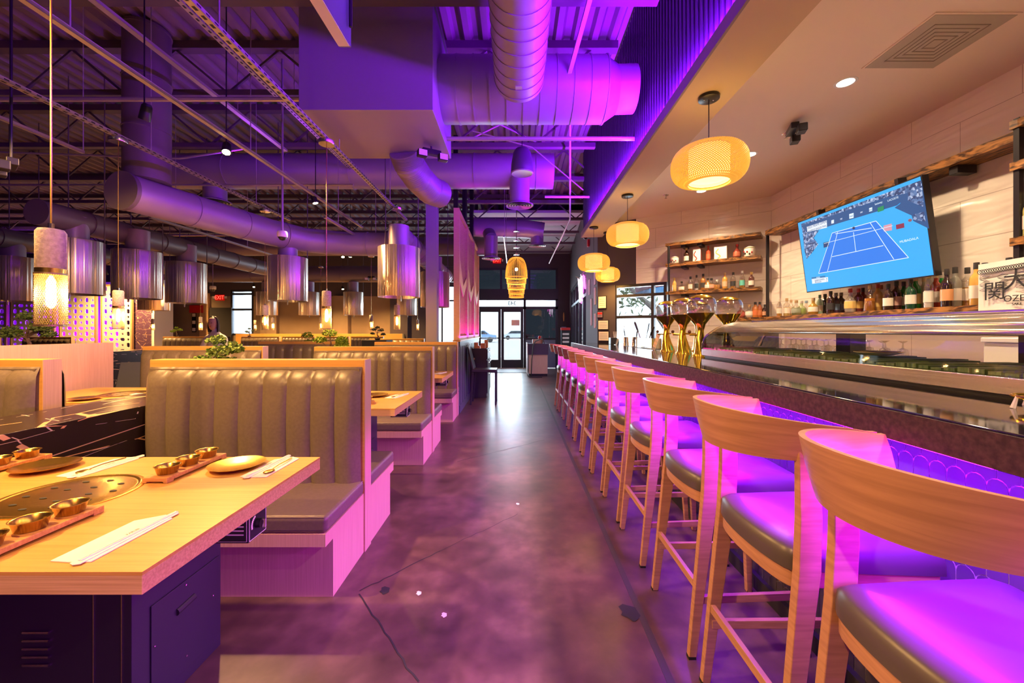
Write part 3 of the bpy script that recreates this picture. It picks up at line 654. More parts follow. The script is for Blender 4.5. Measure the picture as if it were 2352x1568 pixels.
row=[ # px, kind, h, glass colour, label, cap, fill, description
(1790,'slim',.20,CL,(.7,.7,.6),WH,AM2,'clear bottle with pale label and amber drink'),(1807,'whisky',.205,CL,WH,CK,YL,'clear bottle of straw coloured drink, cork cap'),(1817,'slim',.19,CL,(.75,.6,.55),CK,YL,'clear slim bottle with pinkish label'),
(1829,'squat',.16,CL,(.3,.35,.25),CK,PG,'squat clear bottle with olive label'),(1841,'squat',.155,PG,(.3,.45,.1),WH,None,'green-tinted squat bottle'),(1852,'squat',.16,CL,WH,(.3,.45,.6),CL,'squat clear bottle with round blue stopper'),
(1868,'squat',.165,(.35,.2,.03),WH,CK,None,'rounded brown bottle with cork ball stopper'),(1883,'slim',.20,(.4,.6,.45),WH,(.1,.3,.2),None,'pale green slim bottle'),(1895,'whisky',.21,DK,BK,BK,None,'dark whiskey bottle with black label'),
(1908,'whisky',.215,DK,BK,BK,None,'dark bottle with black cap and yellow neck'),(1920,'whisky',.20,(.06,.03,.06),BL,(.2,.2,.2),None,'dark bottle with blue-grey label'),(1932,'whisky',.205,(.08,.04,.04),(.15,.2,.35),(.25,.2,.15),None,'dark brown bottle with blue label'),
(1953,'squat',.215,CL,YL,RD,CL,'clear squat bottle with red wax cap and yellow label'),(1972,'whisky',.215,(.12,.02,.02),YL,RD,None,'dark red bottle with red wax cap'),(1982,'whisky',.225,(.2,.03,.02),(.45,.05,.05),BK,None,'dark bottle with red label and black cap'),
(1998,'flare',.225,CL,None,CK,AM,'clear flared bottle with amber drink'),(2016,'whisky',.235,(.5,.3,.08),YL,RD,None,'golden bottle with small red cap'),(2024,'slim',.23,CL,(.7,.4,.35),(.4,.1,.05),AM,'clear slim bottle half full of amber drink'),
(2040,'wine',.215,DK,WH,BK,None,'black bottle with cream label and black cap'),(2059,'wine',.24,(.05,.015,.01),(.5,.3,.25),BK,None,'dark brown bottle with slanted label'),(2076,'wine',.235,(.02,.17,.03),WH,BK,None,'green bottle with cream label'),
(2092,'wine',.235,(.01,.06,.03),WH,BK,None,'dark green bottle with white neck band'),(2103,'whisky',.26,(.02,.22,.03),YL,CK,None,'bright green bottle with broad yellow label'),(2123,'wine',.255,(.55,.5,.35),(.75,.65,.45),CK,None,'tall clear bottle with tan label'),
(2133,'slim',.26,CL,WH,YL,CL,'tall clear bottle with yellow neck'),(2150,'wine',.265,(.3,.04,.02),WH,CK,None,'tall red bottle with white label'),(2163,'slim',.27,(.02,.3,.05),WH,WH,None,'slim emerald bottle'),
(2175,'wine',.27,(.02,.01,.01),(.7,.35,.15),BK,None,'near-black bottle with orange and cream label'),(2194,'whisky',.285,(.2,.2,.17),WH,BK,None,'smoky grey bottle with white label'),(2222,'whisky',.28,CL,WH,BK,AM2,'clear bottle of amber drink with white label'),
(2243,'whisky',.285,(.6,.36,.08),WH,BK,None,'amber bottle with white label half behind the banner'),(2262,'whisky',.285,(.6,.36,.08),WH,BK,None,'amber bottle with dark cap peeping over the banner'),(2290,'whisky',.285,(.6,.36,.08),WH,BK,None,'amber bottle hidden but for its cap behind the banner'),(2318,'whisky',.285,(.6,.36,.08),WH,BK,None,'amber bottle whose cap shows above the banner centre')]
for i,(px,k,h,c,lc,cc,fl_,ds) in enumerate(row):
    X,Y=pos_right(px,3.22+.072*((i%3)-1)); bottle(X,Y,1.475,k,h,c,lc,cc,ds+', %s from left, long shelf'%ORD[i],fl_,'bottles on the long shelf under the television',w=.93)
crn=[(1702,'squat',.155,(.25,.05,.03),(.35,.05,.04),CK,None,'dark amber bottle with red label'),(1721,'squat',.165,CL,WH,CK,CL,'clear bottle with cream label'),(1735,'whisky',.195,(.5,.18,.04),(.6,.15,.03),BK,None,'amber bottle with orange label'),(1745,'slim',.195,(.4,.1,.02),(.5,.15,.03),BK,None,'slim orange-brown bottle'),(1757,'slim',.16,DK,(.6,.35,.2),BK,None,'small dark bottle')]
for i,(px,k,h,c,lc,cc,fl_,ds) in enumerate(crn):
    x,y=pos_ang(px); bottle(x,y,1.475,k,h,c,lc,cc,ds+' on the short corner shelf behind the gold towers',fl_,'bottles on the short corner shelf')
mid=[(1549,'slim',.20,(.6,.4,.1),YL,YL,None,'yellow-labelled bottle'),(1566,'squat',.14,CL,WH,BK,AM2,'short clear bottle'),(1586,'whisky',.20,CL,WH,BK,AM2,'clear square bottle'),(1600,'slim',.215,CL,BK,BK,CL,'clear bottle with black label'),(1615,'whisky',.225,(.35,.15,.03),BK,BK,None,'dark bottle with black label'),(1626,'squat',.16,(.4,.2,.05),WH,BK,None,'round brown bottle'),(1634,'squat',.155,CL,(.6,.3,.2),BK,AM,'squat clear bottle'),(1647,'squat',.13,CL,None,CL,AM2,'short decanter without label'),
(1665,'whisky',.22,(.55,.30,.06),(.75,.5,.3),CK,None,'golden whisky bottle'),(1684,'whisky',.215,CL,BK,BK,AM2,'clear bottle with slanted black label'),(1705,'whisky',.225,CL,TQ,CL,AM2,'clear bottle with turquoise label'),(1726,'whisky',.20,(.10,.03,.02),WH,YL,None,'dark cognac bottle with tall gold neck')]
for i,(px,k,h,c,lc,cc,fl_,ds) in enumerate(mid):
    x,y=pos_ang(px); bottle(x,y,1.866,k,h,c,lc,cc,ds+', %s from left, middle corner shelf'%ORD[i],fl_,'bottles on the middle corner shelf',w=.9)
top=[(1577,'whisky',.215,(.06,.02,.01),WH,YL,None,'dark cognac bottle with gold neck and cream label'),(1627,'slim',.21,(.45,.06,.02),(.6,.12,.04),RD,None,'red-amber bottle with red cap'),(1693,'squat',.185,(.18,.03,.02),(.4,.1,.04),RD,None,'round dark decanter bottle')]
for i,(px,k,h,c,lc,cc,fl_,ds) in enumerate(top):
    x,y=pos_ang(px); bottle(x,y,2.266,k,h,c,lc,cc,ds+' on the upper corner shelf',fl_,'bottles on the upper corner shelf')
bottle(3.155,2.475,1.88,'wine',.27,(.45,.42,.15),(.8,.65,.6),(.75,.65,.2),'pale champagne bottle on the short board at the right edge',None,'bottles at the right edge')
for px,lab,wd,hh,c in ((1602,'white gift box with red scroll, left of the red-amber bottle',.10,.185,(.55,.08,.05)),(1656,'wide cream gift box with gold figure on the upper corner shelf',.155,.185,(.72,.5,.18))):
    x,y=pos_ang(px,.14); t=thing('gift_box',lab,'box',(x,y,2.266),math.atan2(AD.y,AD.x)+PI,'gift boxes on the upper corner shelf')
    MB().box(-wd/2,wd/2,-.045,.045,0,hh).build('carton',M['paper'],t,bevel=.002); MB().box(wd/2,wd/2+.001,-.045,.045,0,hh).build('side_panel',gm(c),t)
    b=MB(); n=14; 
    P=[(-wd*.22+.24*wd*math.sin(k*.55)*(1-k/20),hh*(.1+.055*k)) for k in range(n)]
    for p,q in zip(P,P[1:]): b.beam((p[0],-.0465,p[1]),(q[0],-.0465,q[1]),.002,.014,(1,0,0))
    b.build('printed_scroll',gm(c),t)
for px,lab,s in ((1550,'small round white sake jar with red and black marks, left end of the upper shelf',.85),(1722,'larger round white sake jar with red and black marks, right end of the upper shelf',1.05)):
    x,y=pos_ang(px,.14); t=thing('sake_jar',lab,'jar',(x,y,2.266),0,'sake jars on the upper corner shelf')
    MB().lathe([(.052*s,0),(.062*s,.012*s),(.062*s,.10*s),(.052*s,.118*s),(0.001,.12*s)],n=20).build('body',M['paper'],t,smooth=True)
    MB().lathe([(.055*s,.110*s),(.060*s,.118*s),(.03*s,.132*s),(.012*s,.14*s),(.001,.142*s)],n=20).build('lid',M['cream'],t,smooth=True)
    for k in range(7):
        a=PI-1.1+k*.42; zz=.035+.045*((k*37)%5)/5; r=.0632*s
        MB().sphere((r*math.cos(a),r*math.sin(a),zz*s),.011*s,4,1.3).build('painted_mark',(gm(RD),gm(BK))[k%2],t)
    MB().tube([(.06*s*math.cos(k*PI/8),.06*s*math.sin(k*PI/8),.112*s) for k in range(17)],.004,5,False).build('rope',gm((.5,.5,.25)),t)
# glassware on the lower back counter seen through the case
ctr=MB().box(2.80,3.34,-1,4.9,0,1.06).build('back_counter',M['steel'],bevel=.004); tag(ctr,'steel back counter below the bottle shelves','counter')
k=0
g0=None
for ry in range(9):
    for rx in range(2):
        x=2.95+rx*.16; y=3.25+ry*.155; lab='upturned clear glass on the back counter, %s in the %s row'%(ORD[ry],('front','rear')[rx])
        if g0 is None:
            g0=thing('drinking_glass',lab,'glass',(x,y,1.06),0,'upturned glasses on the back counter')
            MB().lathe([(.038,0),(.036,.06),(.030,.09),(.008,.10),(.005,.14),(.030,.155),(.028,.158)],n=14,caps=False).build('bowl_and_stem',M['clear'],g0,smooth=True)
        else: dup(g0,(x,y,1.06),lab)
for i,(x,y,wx,wy,hh,lab) in enumerate(((2.96,2.35,.24,.22,.20,'white plastic tub on the back counter behind the case, left one'),(2.98,1.55,.26,.30,.28,'white dispenser box on the back counter at the far right'))):
    t=thing('storage_tub',lab,'tub',(x,y,1.06)); MB().box(-wx/2,wx/2,-wy/2,wy/2,0,hh*.85).build('tub_body',M['cream'],t,bevel=.01); MB().box(-wx/2-.008,wx/2+.008,-wy/2-.008,wy/2+.008,hh*.85,hh).build('tub_lid',M['white'],t,bevel=.006)
# ------------------------------------------------------------- sake banner
BX=3.05; t=thing('sake_banner','white cloth banner with black brush characters and OZEKI lettering','banner',(BX,0,0))
ya=at_x(2247,650,BX).y; yb_=at_x(2400,650,BX).y; b=MB(); zt=1.735; zb=1.405
b.grid(lambda u,v:(.008*math.sin(u*9)*(1-v)*.8,ya+(yb_-ya)*u,zb+(zt-zb)*v+.01*u),16,6); b.build('cloth',M['paper'],t,smooth=True)
RB=(PI/2,0,-PI/2); yc=lambda px: at_x(px,650,BX).y
f_=bpy.data.fonts.load if False else None
def tx(nm,s,px,z,size,sx=1,ext=.0008): return text(nm,s,M['ink'],(-.012,yc(px),z),RB,size,t,ext,sx=sx)
tx('kanji','関',2288,1.545,.125); tx('kanji','大',2338,1.605,.135,1.0)
tx('brand_lettering','OZEKI',2345,1.497,.055); tx('small_lettering','SAKE',2340,1.463,.022)
b=MB()
for k in range(26):
    y=ya-.02-(ya-yb_)*k/26; 
    b.tube([(-.014,y+.012*math.cos(a*PI/4),1.682+.014*math.sin(a*PI/4)+.0006*k) for a in range(9)],.0022,4,False)
b.build('rope_drawing',M['ink'],t)
for px in (2266,2308,2352):
    b=MB(); y=yc(px)
    for j in range(5):
        zz=1.655-.020*j; s=(1 if j%2 else -1)*.012
        b.tube([(-.013,y+.016+s,zz),(-.013,y-.016+s,zz-.007),(-.013,y-.016-s,zz-.020),(-.013,y+.016-s,zz-.013),(-.013,y+.016+s,zz)],.0015,4,False)
    b.build('paper_streamer_drawing',M['ink'],t)
# ------------------------------------------------------------- television
TLb=Vector((3.10,4.30,1.715)); e_y=Vector((0,-1,0)); up=Vector((-.135,0,.99)).normalized(); TW=1.30; TH=.735
tv=thing('television','wall-mounted television showing a blue tennis court, tilted down over the bar','television',(0,0,0))
nrm=e_y.cross(up).normalized()
if nrm.x>0: nrm=-nrm
def TP(u,v,o=0): p=TLb+e_y*(u*TW)+up*(v*TH)+nrm*o; return (p.x,p.y,p.z)
def slab(u0,u1,v0,v1,o0,o1): 
    b=MB(); vs=[TP(u,v,o) for o in (o0,o1) for u,v in ((u0,v0),(u1,v0),(u1,v1),(u0,v1))]; b._add(vs,[(0,1,2,3),(7,6,5,4),(0,4,5,1),(1,5,6,2),(2,6,7,3),(3,7,4,0)]); return b
slab(-.008,1.008,-.014,1.012,-.05,0).build('housing',M['black'],tv)
def em(name,c,s=1.0): return mat(name,(.01,.01,.01),.35,emit=c,es=s)
scr=slab(0,1,0,1,.001,.002).build('screen',em('court_surround',(.02,.40,.86),1.15),tv)
def uvp(px,py):      # photo position -> place on the screen
    d=ray(px,py); o=Vector((0,0,H)); t=(TLb-o).dot(nrm)/d.dot(nrm); q=o+d*t-TLb; return q.dot(e_y)/TW,q.dot(up)/TH
def Z(x,y): return uvp(1820+x/5.6,400+y/5.6)
def poly(name,pts,m,o=.004,par=None):
    return MB().face([TP(*Z(*p),o) for p in pts]).build(name,m,par or tv)
poly('stand_wall_picture',[(115,640),(1665,75),(1690,420),(1400,360),(1350,400),(500,660),(330,720),(150,830)],em('navy_boards',(.01,.10,.30),1.0),.003)
poly('right_stand_picture',[(1665,75),(1765,700),(1560,600),(1540,530),(1320,430),(1390,380),(1440,250)],bpy.data.materials['navy_boards'],.0035)
cm=em('crowd',(.3,.4,.6),1.0); tc=N(cm,'ShaderNodeTexCoord'); vo=N(cm,'ShaderNodeTexVoronoi',Scale=55); vo.inputs['Randomness'].default_value=1; L(cm,tc.outputs['Object'],vo.inputs['Vector'])
sx_=N(cm,'ShaderNodeSeparateColor'); L(cm,vo.outputs['Color'],sx_.inputs[0]); mx=N(cm,'ShaderNodeValToRGB'); ee=mx.color_ramp.elements; ee[0].color=(.02,.06,.18,1); ee[1].color=(.55,.65,.85,1); ee[0].position=.25; kk=ee.new(.6); kk.color=(.10,.22,.48,1); L(cm,sx_.outputs[0],mx.inputs[0]); L(cm,mx.outputs[0],bsdf(cm).inputs['Emission Color'])
poly('crowd_picture',[(115,640),(1665,75),(1680,200),(1200,300),(300,600),(125,660)],cm,.004)
poly('crowd_picture',[(1500,230),(1670,150),(1700,420),(1490,340)],cm,.0045); poly('crowd_picture',[(1560,520),(1700,480),(1720,610),(1560,580)],cm,.0045)
poly('crowd_picture',[(130,680),(200,760),(350,720),(280,820),(340,900),(250,1020),(190,1090),(160,980)],cm,.0045)
poly('court_picture',[(345,1275),(520,755),(1085,600),(1505,1070)],em('court_blue',(.01,.20,.80),1.15),.005)
lw=em('court_lines',(.75,.9,1),1.1)
def line(p,q,wd=.0028):
    a=Vector(TP(*Z(*p),.0065)); c=Vector(TP(*Z(*q),.0065)); d=(c-a).normalized(); s=d.cross(nrm)*wd; MB_L.face([a-s,c-s,c+s,a+s])
MB_L=MB()
for p,q in (((345,1275),(520,755)),((520,755),(1085,600)),((1085,600),(1505,1070)),((1505,1070),(345,1275)),((460,1248),(590,745)),((1010,622),(1315,1092)),((518,1060),(1180,915)),((795,745),(825,990)),((560,765),(1030,690))): line(p,q)
MB_L.build('court_line_picture',lw,tv)
MB_L=MB(); line((415,890),(1300,660),.002); MB_L.build('net_picture',lw,tv)
poly('sign_picture',[(1180,660),(1285,632),(1290,720),(1185,735)],em('sign_pink',(.75,.35,.45),1),.0055); poly('sign_picture',[(1340,650),(1445,625),(1450,685),(1345,708)],em('sign_red',(.3,.03,.08),1),.0055); poly('sign_picture',[(405,880),(480,862),(478,925),(410,945)],em('sign_navy',(.01,.06,.2),1),.0055)
poly('logo_tile',[(738,512),(795,495),(795,560),(740,572)],lw,.0055); poly('logo_tile',[(995,435),(1035,422),(1035,470),(995,482)],lw,.0055); poly('logo_tile',[(508,592),(542,582),(542,628),(508,636)],lw,.0055)
poly('logo_tile',[(1105,430),(1185,400),(1185,462),(1105,488)],em('logo_green',(.0,.3,.12),1),.0055)
poly('caption_panel',[(192,675),(450,590),(453,685),(200,745)],em('caption_white',(.85,.92,1),1),.0055)
poly('score_panel',[(255,1345),(465,1320),(468,1382),(262,1408)],bpy.data.materials['caption_white'],.0055); poly('score_panel',[(252,1325),(430,1303),(430,1325),(254,1348)],em('score_blue',(.01,.2,.5),1),.0055)
import mathutils
TR=Matrix((e_y,up,nrm)).transposed()
if TR.determinant()<0: TR=Matrix((e_y,up,e_y.cross(up))).transposed()
def ttx(s,px,py,h,m,dz=.0075,sx=1):
    o=text('screen_lettering',s,m,TP(*Z(px,py),dz),TR.to_euler(),h,tv,.0002,sx=sx); return o
nv=bpy.data.materials['navy_boards']; ttx('2025 MIAMI OPEN',322,650,.036,nv,sx=.9); ttx("WOMEN'S SINGLES FINAL",325,700,.026,nv,sx=.85)
ttx('SABALENKA',358,1357,.024,nv); ttx('PEGULA',340,1385,.024,nv); ttx('FINAL',342,1326,.02,lw); ttx('6',452,1342,.024,nv); ttx('1',452,1372,.024,nv)
ttx('LACOSTE',1305,318,.022,lw); ttx('betway',1120,370,.024,lw); ttx('itaú',768,535,.026,nv); ttx('itaú',1015,455,.02,nv); ttx('PIF',640,575,.02,lw); ttx('PIF',900,490,.02,lw); ttx('MUBADALA',1510,845,.026,lw,sx=1.1)
for px,py in ((1525,590),(1800*.0+800,690)): 
    c=TP(*Z(px,py),.007); MB().sphere(c,.012,5).build('player_picture',em('player_%d'%px,(.35,.12,.15) if px>1000 else (.05,.05,.15),.9),tv)
for z in (.35,.75): MB().beam(TP(z,.5,-.05),(3.349,TP(z,.5)[1],2.2),.06,.06).build('wall_bracket',M['black'],tv)
for u in (.22,.86): MB().beam(TP(u,1.0,-.03),TP(u,1.07,-.03),.07,.03).build('hanger',M['black'],tv)
# ------------------------------------------------------------- booths
def channels(x0,x1,yf,z0,z1,s,nch,dep=.085):
    # fluted leather pad standing in front (s=-1) or behind (s=+1) of plane yf
    b=MB(); nu=nch*8; nv=12; Wd=x1-x0
    def fn(u,v):
        c=abs(math.sin(PI*u*nch))**.42
        endf=min(1,min(u,1-u)*nch*2.2+.15)**.4
        top=math.sqrt(max(0,1-max(0,(v-.90)/.10)**2)) if v>.90 else 1
        bul=.75+.25*math.sin(PI*min(1,v*1.05))
        d=(dep*.72+dep*.28*c)*top*bul*endf if True else 0
        return (x0+Wd*u, yf+s*max(d,.001), z0+(z1-z0)*v)
    b.grid(fn,nu,nv); b.box(x0+.01,x1-.01,yf,yf+s*.02,z0,z1-.01); return b
def make_booth(x0,x1,label,both=True,group='booth benches in the dining room',light=False):
    cx=(x0+x1)/2; hw=(x1-x0)/2; t=thing('booth_bench',label,'booth',(cx,0,0),0,group)
    b=MB(); b.box(-hw,hw,-.05,.048,.0,1.130); b.build('wood_frame',M['oak'],t,bevel=.003)
    e=MB().box(hw,hw+.004,-.05,.048,.0,1.130).build('end_panel',M['panel'],t); e['label']='pale wood end panel'
    n=max(5,round((x1-x0)/.142))
    for s in ((-1,1) if both else (-1,)):
        yy=s*.05
        channels(-hw+.005,hw-.012,yy,.42,1.088,s,n).build('backrest',M['leather'],t,smooth=True,ang=70)
        MB().box(-hw,hw+.002,s*.055,s*.53,.345,.426).build('seat',M['seat'],t,bevel=.022,seg=3)
        MB().tube([(-hw+.01,s*.524,.420),(hw-.014,s*.524,.420),(hw-.008,s*.06,.420)],.0035,6).build('piping',M['seat'],t)
        bs=MB(); bs.box(-hw,hw-.004,s*.05,s*.53,.285,.345); bs.box(-hw,hw-.004,s*.05,s*.45,0,.285); bs.build('base',M['panel'],t)
    return t
BOOTHS=[]
bo=make_booth(-2.15,-.888,'nearest booth bench beside the aisle, taupe leather with pale wood cap'); bo.location.y=2.43; BOOTHS.append(bo)
dup(bo,(bo.location.x,4.37,0),'second booth bench beside the aisle, its pale cap just behind the nearest one')
b3=dup(bo,(bo.location.x,6.22,0),'third booth bench beside the aisle, at the foot of the purple column')
c2=make_booth(-4.10,-2.78,'nearest booth bench of the second column, cut by the left edge of the photo'); c2.location.y=2.43
dup(c2,(c2.location.x,4.50,0),'second booth bench of the second column, behind the big bonsai')
dup(c2,(c2.location.x,6.50,0),'third booth bench of the second column, dark backrest in the middle distance')
for i,(x,y,l) in enumerate(((-9.75,12.0,'far booth bench left of the seated person, by the plum wall'),(-7.6,12.1,'far booth bench below the rear window'),(-6.47,12.1,'far booth bench behind the small bright bonsai'),(-5.45,12.1,'far booth bench in the rear centre, second from the column'),(-4.42,12.1,'far booth bench nearest the purple column'),(-12.9,11.2,'long far booth bench left of the plum wall, in front of the lattice'),(-15.2,11.4,'violet-lit far booth bench at the left edge in front of the lattice'))):
    k=dup(c2,(x,y,0),l)
    if i in (2,3,4): 
        for o in (k,): o.scale=(.72,1,1)
    if i==1: k.scale=(.85,1,1)
k=dup(c2,(-2.6,8.9,0),'dark booth bench between the purple column and the rear wall'); k.scale=(.9,1,1)
# divider ledges of marble laminate
t=tag(MB().box(-2.60,-2.155,.2,6.4,0,.865).build('marble_divider',M['marble'],bevel=.003),'low black marble divider with gold veins between the booth columns','divider')
tag(MB().box(-5.75,-5.4,3.6,7.2,0,1.02).build('marble_divider',M['marble'],bevel=.003),'farther marble divider behind the tall wood panel','divider')
tag(MB().box(-4.21,-4.13,2.46,4.16,0,1.18).build('privacy_panel',M['panel'],bevel=.003),'tall plain pale wood panel at the left end of the second booth column','panel')
tag(MB().box(-2.62,-2.2,6.9,7.25,0,1.14).build('service_stand',M['blackm'],bevel=.004),'dark service stand behind the second booth','stand')
tag(MB().box(-9.4,-3.8,13.6,13.95,0,1.20).build('rear_ledge',M['oak'],bevel=.004),'long wooden ledge along the rear wall','ledge')
# ------------------------------------------------------------- grill tables
def make_table(x0,x1,yc,label):
    cx=(x0+x1)/2; hw=(x1-x0)/2; t=thing('grill_table',label,'table',(cx,yc,0),0,'built-in grill tables')
    MB().box(-hw,hw,-.413,.413,.752,.760).build('tabletop',M['oak'],t)
    e=MB().box(-hw,hw,-.413,.413,.708,.752).build('table_edge',M['oak_edge'],t,bevel=.002)
    MB().box(-.46,.27,-.03,.36,0,.708).build('cabinet',M['cab'],t,bevel=.002)
    p=MB().box(.271,.275,.035,.345,.05,.377).build('access_panel',M['cab'],t,bevel=.001)
    MB().tube([(.272,.135,.288),(.272,.215,.294)],.0135,12).build('handle_slot',M['ink'],p)
    for y,z in ((.175,.362),(.308,.236),(.045,.236),(.178,.098)): MB().sphere((.276,y,z),.004,4).build('screw',M['steel'],p)
    b=MB()
    for k in range(5): b.tube([(-.073,-.033,.237+k*.026),(.01,-.033,.237+k*.026)],.004,6)
    b.build('louvre',M['steel'],t)
    b=MB(); b.box(.148,.151,-.032,-.03,0,.70); b.box(.238,.241,-.032,-.03,0,.70); b.build('seam',M['steel'],t)
    c=MB().box(.505,.635,-.02,.075,.618,.708).build('control_box',M['black'],t)
    MB().box(.518,.634,-.0225,-.02,.622,.700).build('rating_plate',M['ink'],c)
    b=MB(); b.box(.52,.632,-.0235,-.0225,.6235,.6245); b.box(.631,.632,-.0235,-.0225,.6235,.70)
    for k in range(4): b.box(.56,.622,-.0235,-.0225,.644+k*.013,.648+k*.013)
    b.build('plate_lines',M['paper'],c)
    f=MB(); 
    for (y0,y1,z0,z1) in ((-.016,.071,.620,.6215),(-.016,.071,.7045,.706),(-.016,-.0145,.620,.706),(.0695,.071,.620,.706)): f.box(.635,.6362,y0,y1,z0,z1)
    for k in range(8): a=PI*.65+k*.2; f.box(.635,.6362,.024+.027*math.cos(a)-.003,.024+.027*math.cos(a)+.003,.664+.027*math.sin(a)-.003,.664+.027*math.sin(a)+.003)
    f.build('dial_marks',M['paper'],c)
    MB().tube([(.635,.024,.664),(.652,.024,.664)],.015,16).build('knob',M['black'],c,smooth=True); MB().box(.652,.664,.020,.028,.650,.678).build('knob_grip',M['chrome'],c)
    # brass grill, recessed plate with slots
    g=MB().lathe([(.184,.7605),(.184,.763),(.176,.765),(.170,.7645),(.166,.762),(.163,.7615),(.158,.7625),(.09,.7612),(.001,.7611)],(.022,.018,0),48,False).build('grill_plate',M['gold'],t,smooth=True)
    b=MB()
    for k in range(10):
        a=k*PI/5+.2; c_,s_=math.cos(a),math.sin(a); r=.12; b.face([(.022+c_*r+math.cos(q*PI/4)*.012,.018+s_*r+math.sin(q*PI/4)*.007,.7632) for q in range(8)])
    for k in range(5):
        a=k*PI*.4; c_,s_=math.cos(a),math.sin(a); r=.06; b.face([(.022+c_*r+math.cos(q*PI/4)*.012,.018+s_*r+math.sin(q*PI/4)*.006,.7625) for q in range(8)])
    b.build('grill_slots',M['ink'],g)
    return t
t1=make_table(-2.15,-.836,1.32,'nearest grill table in the lower left corner, set for four')
t2=dup(t1,(t1.location.x,3.22,0),'second grill table beside the aisle, behind the nearest booth'); t3=dup(t1,(t1.location.x,5.03,0),'third grill table beside the aisle, behind the second booth')
t4=dup(t1,(-3.35,3.45,0),'grill table of the second column glimpsed over the marble divider'); t5=dup(t1,(-6.9,8.2,0),'distant grill table left of the booths'); t6=dup(t1,(-6.5,6.6,0),'small distant grill table beside the grey chair')
TZ=.7602
def bowl(x,y,z,lab,grp='brass sauce bowls'):
    global _bowl
    if '_bowl' in globals(): return dup(_bowl,(x,y,z),lab,group=grp)
    _bowl=thing('sauce_bowl',lab,'bowl',(x,y,z),0,grp)
    MB().lathe([(.027,0),(.030,.001),(.0365,.026),(.040,.0275),(.0405,.0285),(.037,.0285),(.0345,.026),(.028,.004),(.001,.003)],n=32).build('bowl_body',M['gold'],_bowl,smooth=True,ang=60); return _bowl
def board(x,y,lab,labs,rot=0,n=3):
    global _board
    ln=.30
    if '_board' not in globals():
        _board=thing('sauce_board',lab,'serving board',(x,y,TZ),rot,'wooden sauce boards'); b=MB()
        hw=.044; hl=.148; b.prism([(-hw,.0),(-hw+.012,0),(-hw+.016,.006),(hw-.016,.006),(hw-.012,0),(hw,0),(hw,.020),(-hw,.020)],'y',-hl,-hl+.03)
        b.prism([(-hw,.0),(-hw+.012,0),(-hw+.016,.006),(hw-.016,.006),(hw-.012,0),(hw,0),(hw,.020),(-hw,.020)],'y',hl-.03,hl); b.box(-hw,hw,-hl+.03,hl-.03,.006,.020); b.cur=1
        for k in (-1,0,1): b.lathe([(.027,.0202),(.029,.0205)],(0,k*.095,0),24,False)
        b.build('board_body',[M['board'],M['darkwood']],_board,bevel=.002); r=_board
    else: r=dup(_board,(x,y,TZ),lab,rot)
    for k in range(n):
        v=Vector((0,(k-1)*.095)); c,s=math.cos(rot),math.sin(rot); bowl(x+v.x*c-v.y*s,y+v.x*s+v.y*c,TZ+.0205,labs[k])
def plate(x,y,lab):
    global _plate
    if '_plate' in globals(): return dup(_plate,(x,y,TZ),lab)
    _plate=thing('brass_plate',lab,'plate',(x,y,TZ),0,'brass plates'); MB().lathe([(.055,0),(.060,.001),(.092,.015),(.098,.0165),(.0985,.018),(.094,.018),(.062,.005),(.001,.0045)],n=48).build('plate_body',M['gold'],_plate,smooth=True,ang=60); return _plate
def setting(x,y,rot,lab,spoon=True,sd=1):
    z=TZ; global _nap,_ch,_sp
    c,s=math.cos(rot),math.sin(rot); P=lambda dx,dy:(x+dx*c-dy*s,y+dx*s+dy*c)
    if '_nap' not in globals():
        _nap=thing('napkin','','napkin',(x,y,z),rot,'paper napkins'); MB().prism([(-.058,-.115),(-.01,-.12),(.040,-.118),(.045,.10),(.008,.122),(-.050,.085)],'z',.0003,.0025).build('sheet',M['paper'],_nap); n=_nap
    else: n=dup(_nap,(x,y,z),'',rot)
    n['label']='folded white paper napkin '+lab; n['group']='paper napkins'
    q=P(.022*sd,.0)
    if '_ch' not in globals():
        _ch=thing('chopsticks','','chopsticks',(*q,z+.0027),rot-.05,'chopsticks in paper sleeves'); MB().prism([(-.013,-.13),(.0,-.135),(.013,-.13),(.011,.13),(.0,.135),(-.011,.13)],'z',0,.002).build('paper_sleeve',M['paper'],_ch)
        MB().tube([(-.003,-.12,.003),(-.003,.135,.003)],.0022,6).build('stick',M['paper'],_ch); MB().tube([(.003,-.12,.003),(.003,.135,.003)],.0022,6).build('stick',M['paper'],_ch)
        text('sleeve_lettering','KARUBI',M['ink'],(-.006,.01,.0058),(0,0,PI/2),.010,_ch,.0001); k=_ch
    else: k=dup(_ch,(*q,z+.0027),'',rot-.05)
    k['label']='paper-sleeved chopsticks '+lab; k['group']='chopsticks in paper sleeves'
    if spoon:
        q=P(-.012*sd+.008,0.0)
        if '_sp' not in globals():
            _sp=thing('spoon','','spoon',(*q,z+.006),rot,'spoons on napkins'); MB().tube([(0,-.05,0),(0,.0,.004),(0,.09,.001)],.0022,6,radii=[.0018,.0022,.0030]).build('handle',M['gold'],_sp,smooth=True)
            MB().sphere((0,-.068,0),.018,8,.18,1.0,1.35).build('spoon_head',M['gold'],_sp,smooth=True); k=_sp
        else: k=dup(_sp,(*q,z+.006),'',rot)
        k['label']='brass spoon lying on the napkin '+lab; k['group']='spoons on napkins'
def tp(px,py,z=.775): Y=F*(H-z)/(py-759.5); return ((px-1184)/F*Y,Y)
board(-1.275,1.578,'wooden sauce board with three bowls, behind the grill on the nearest table',['brass bowl at the near end of the board behind the grill','middle brass bowl on the board behind the grill','brass bowl at the far end of the board behind the grill'],0)
board(-1.272,1.062,'wooden sauce board with bowls at the lower left of the nearest table',['brass bowl cut by the left photo edge on the lower left board','middle brass bowl of the lower left board','brass bowl nearest the grill on the lower left board'],0)
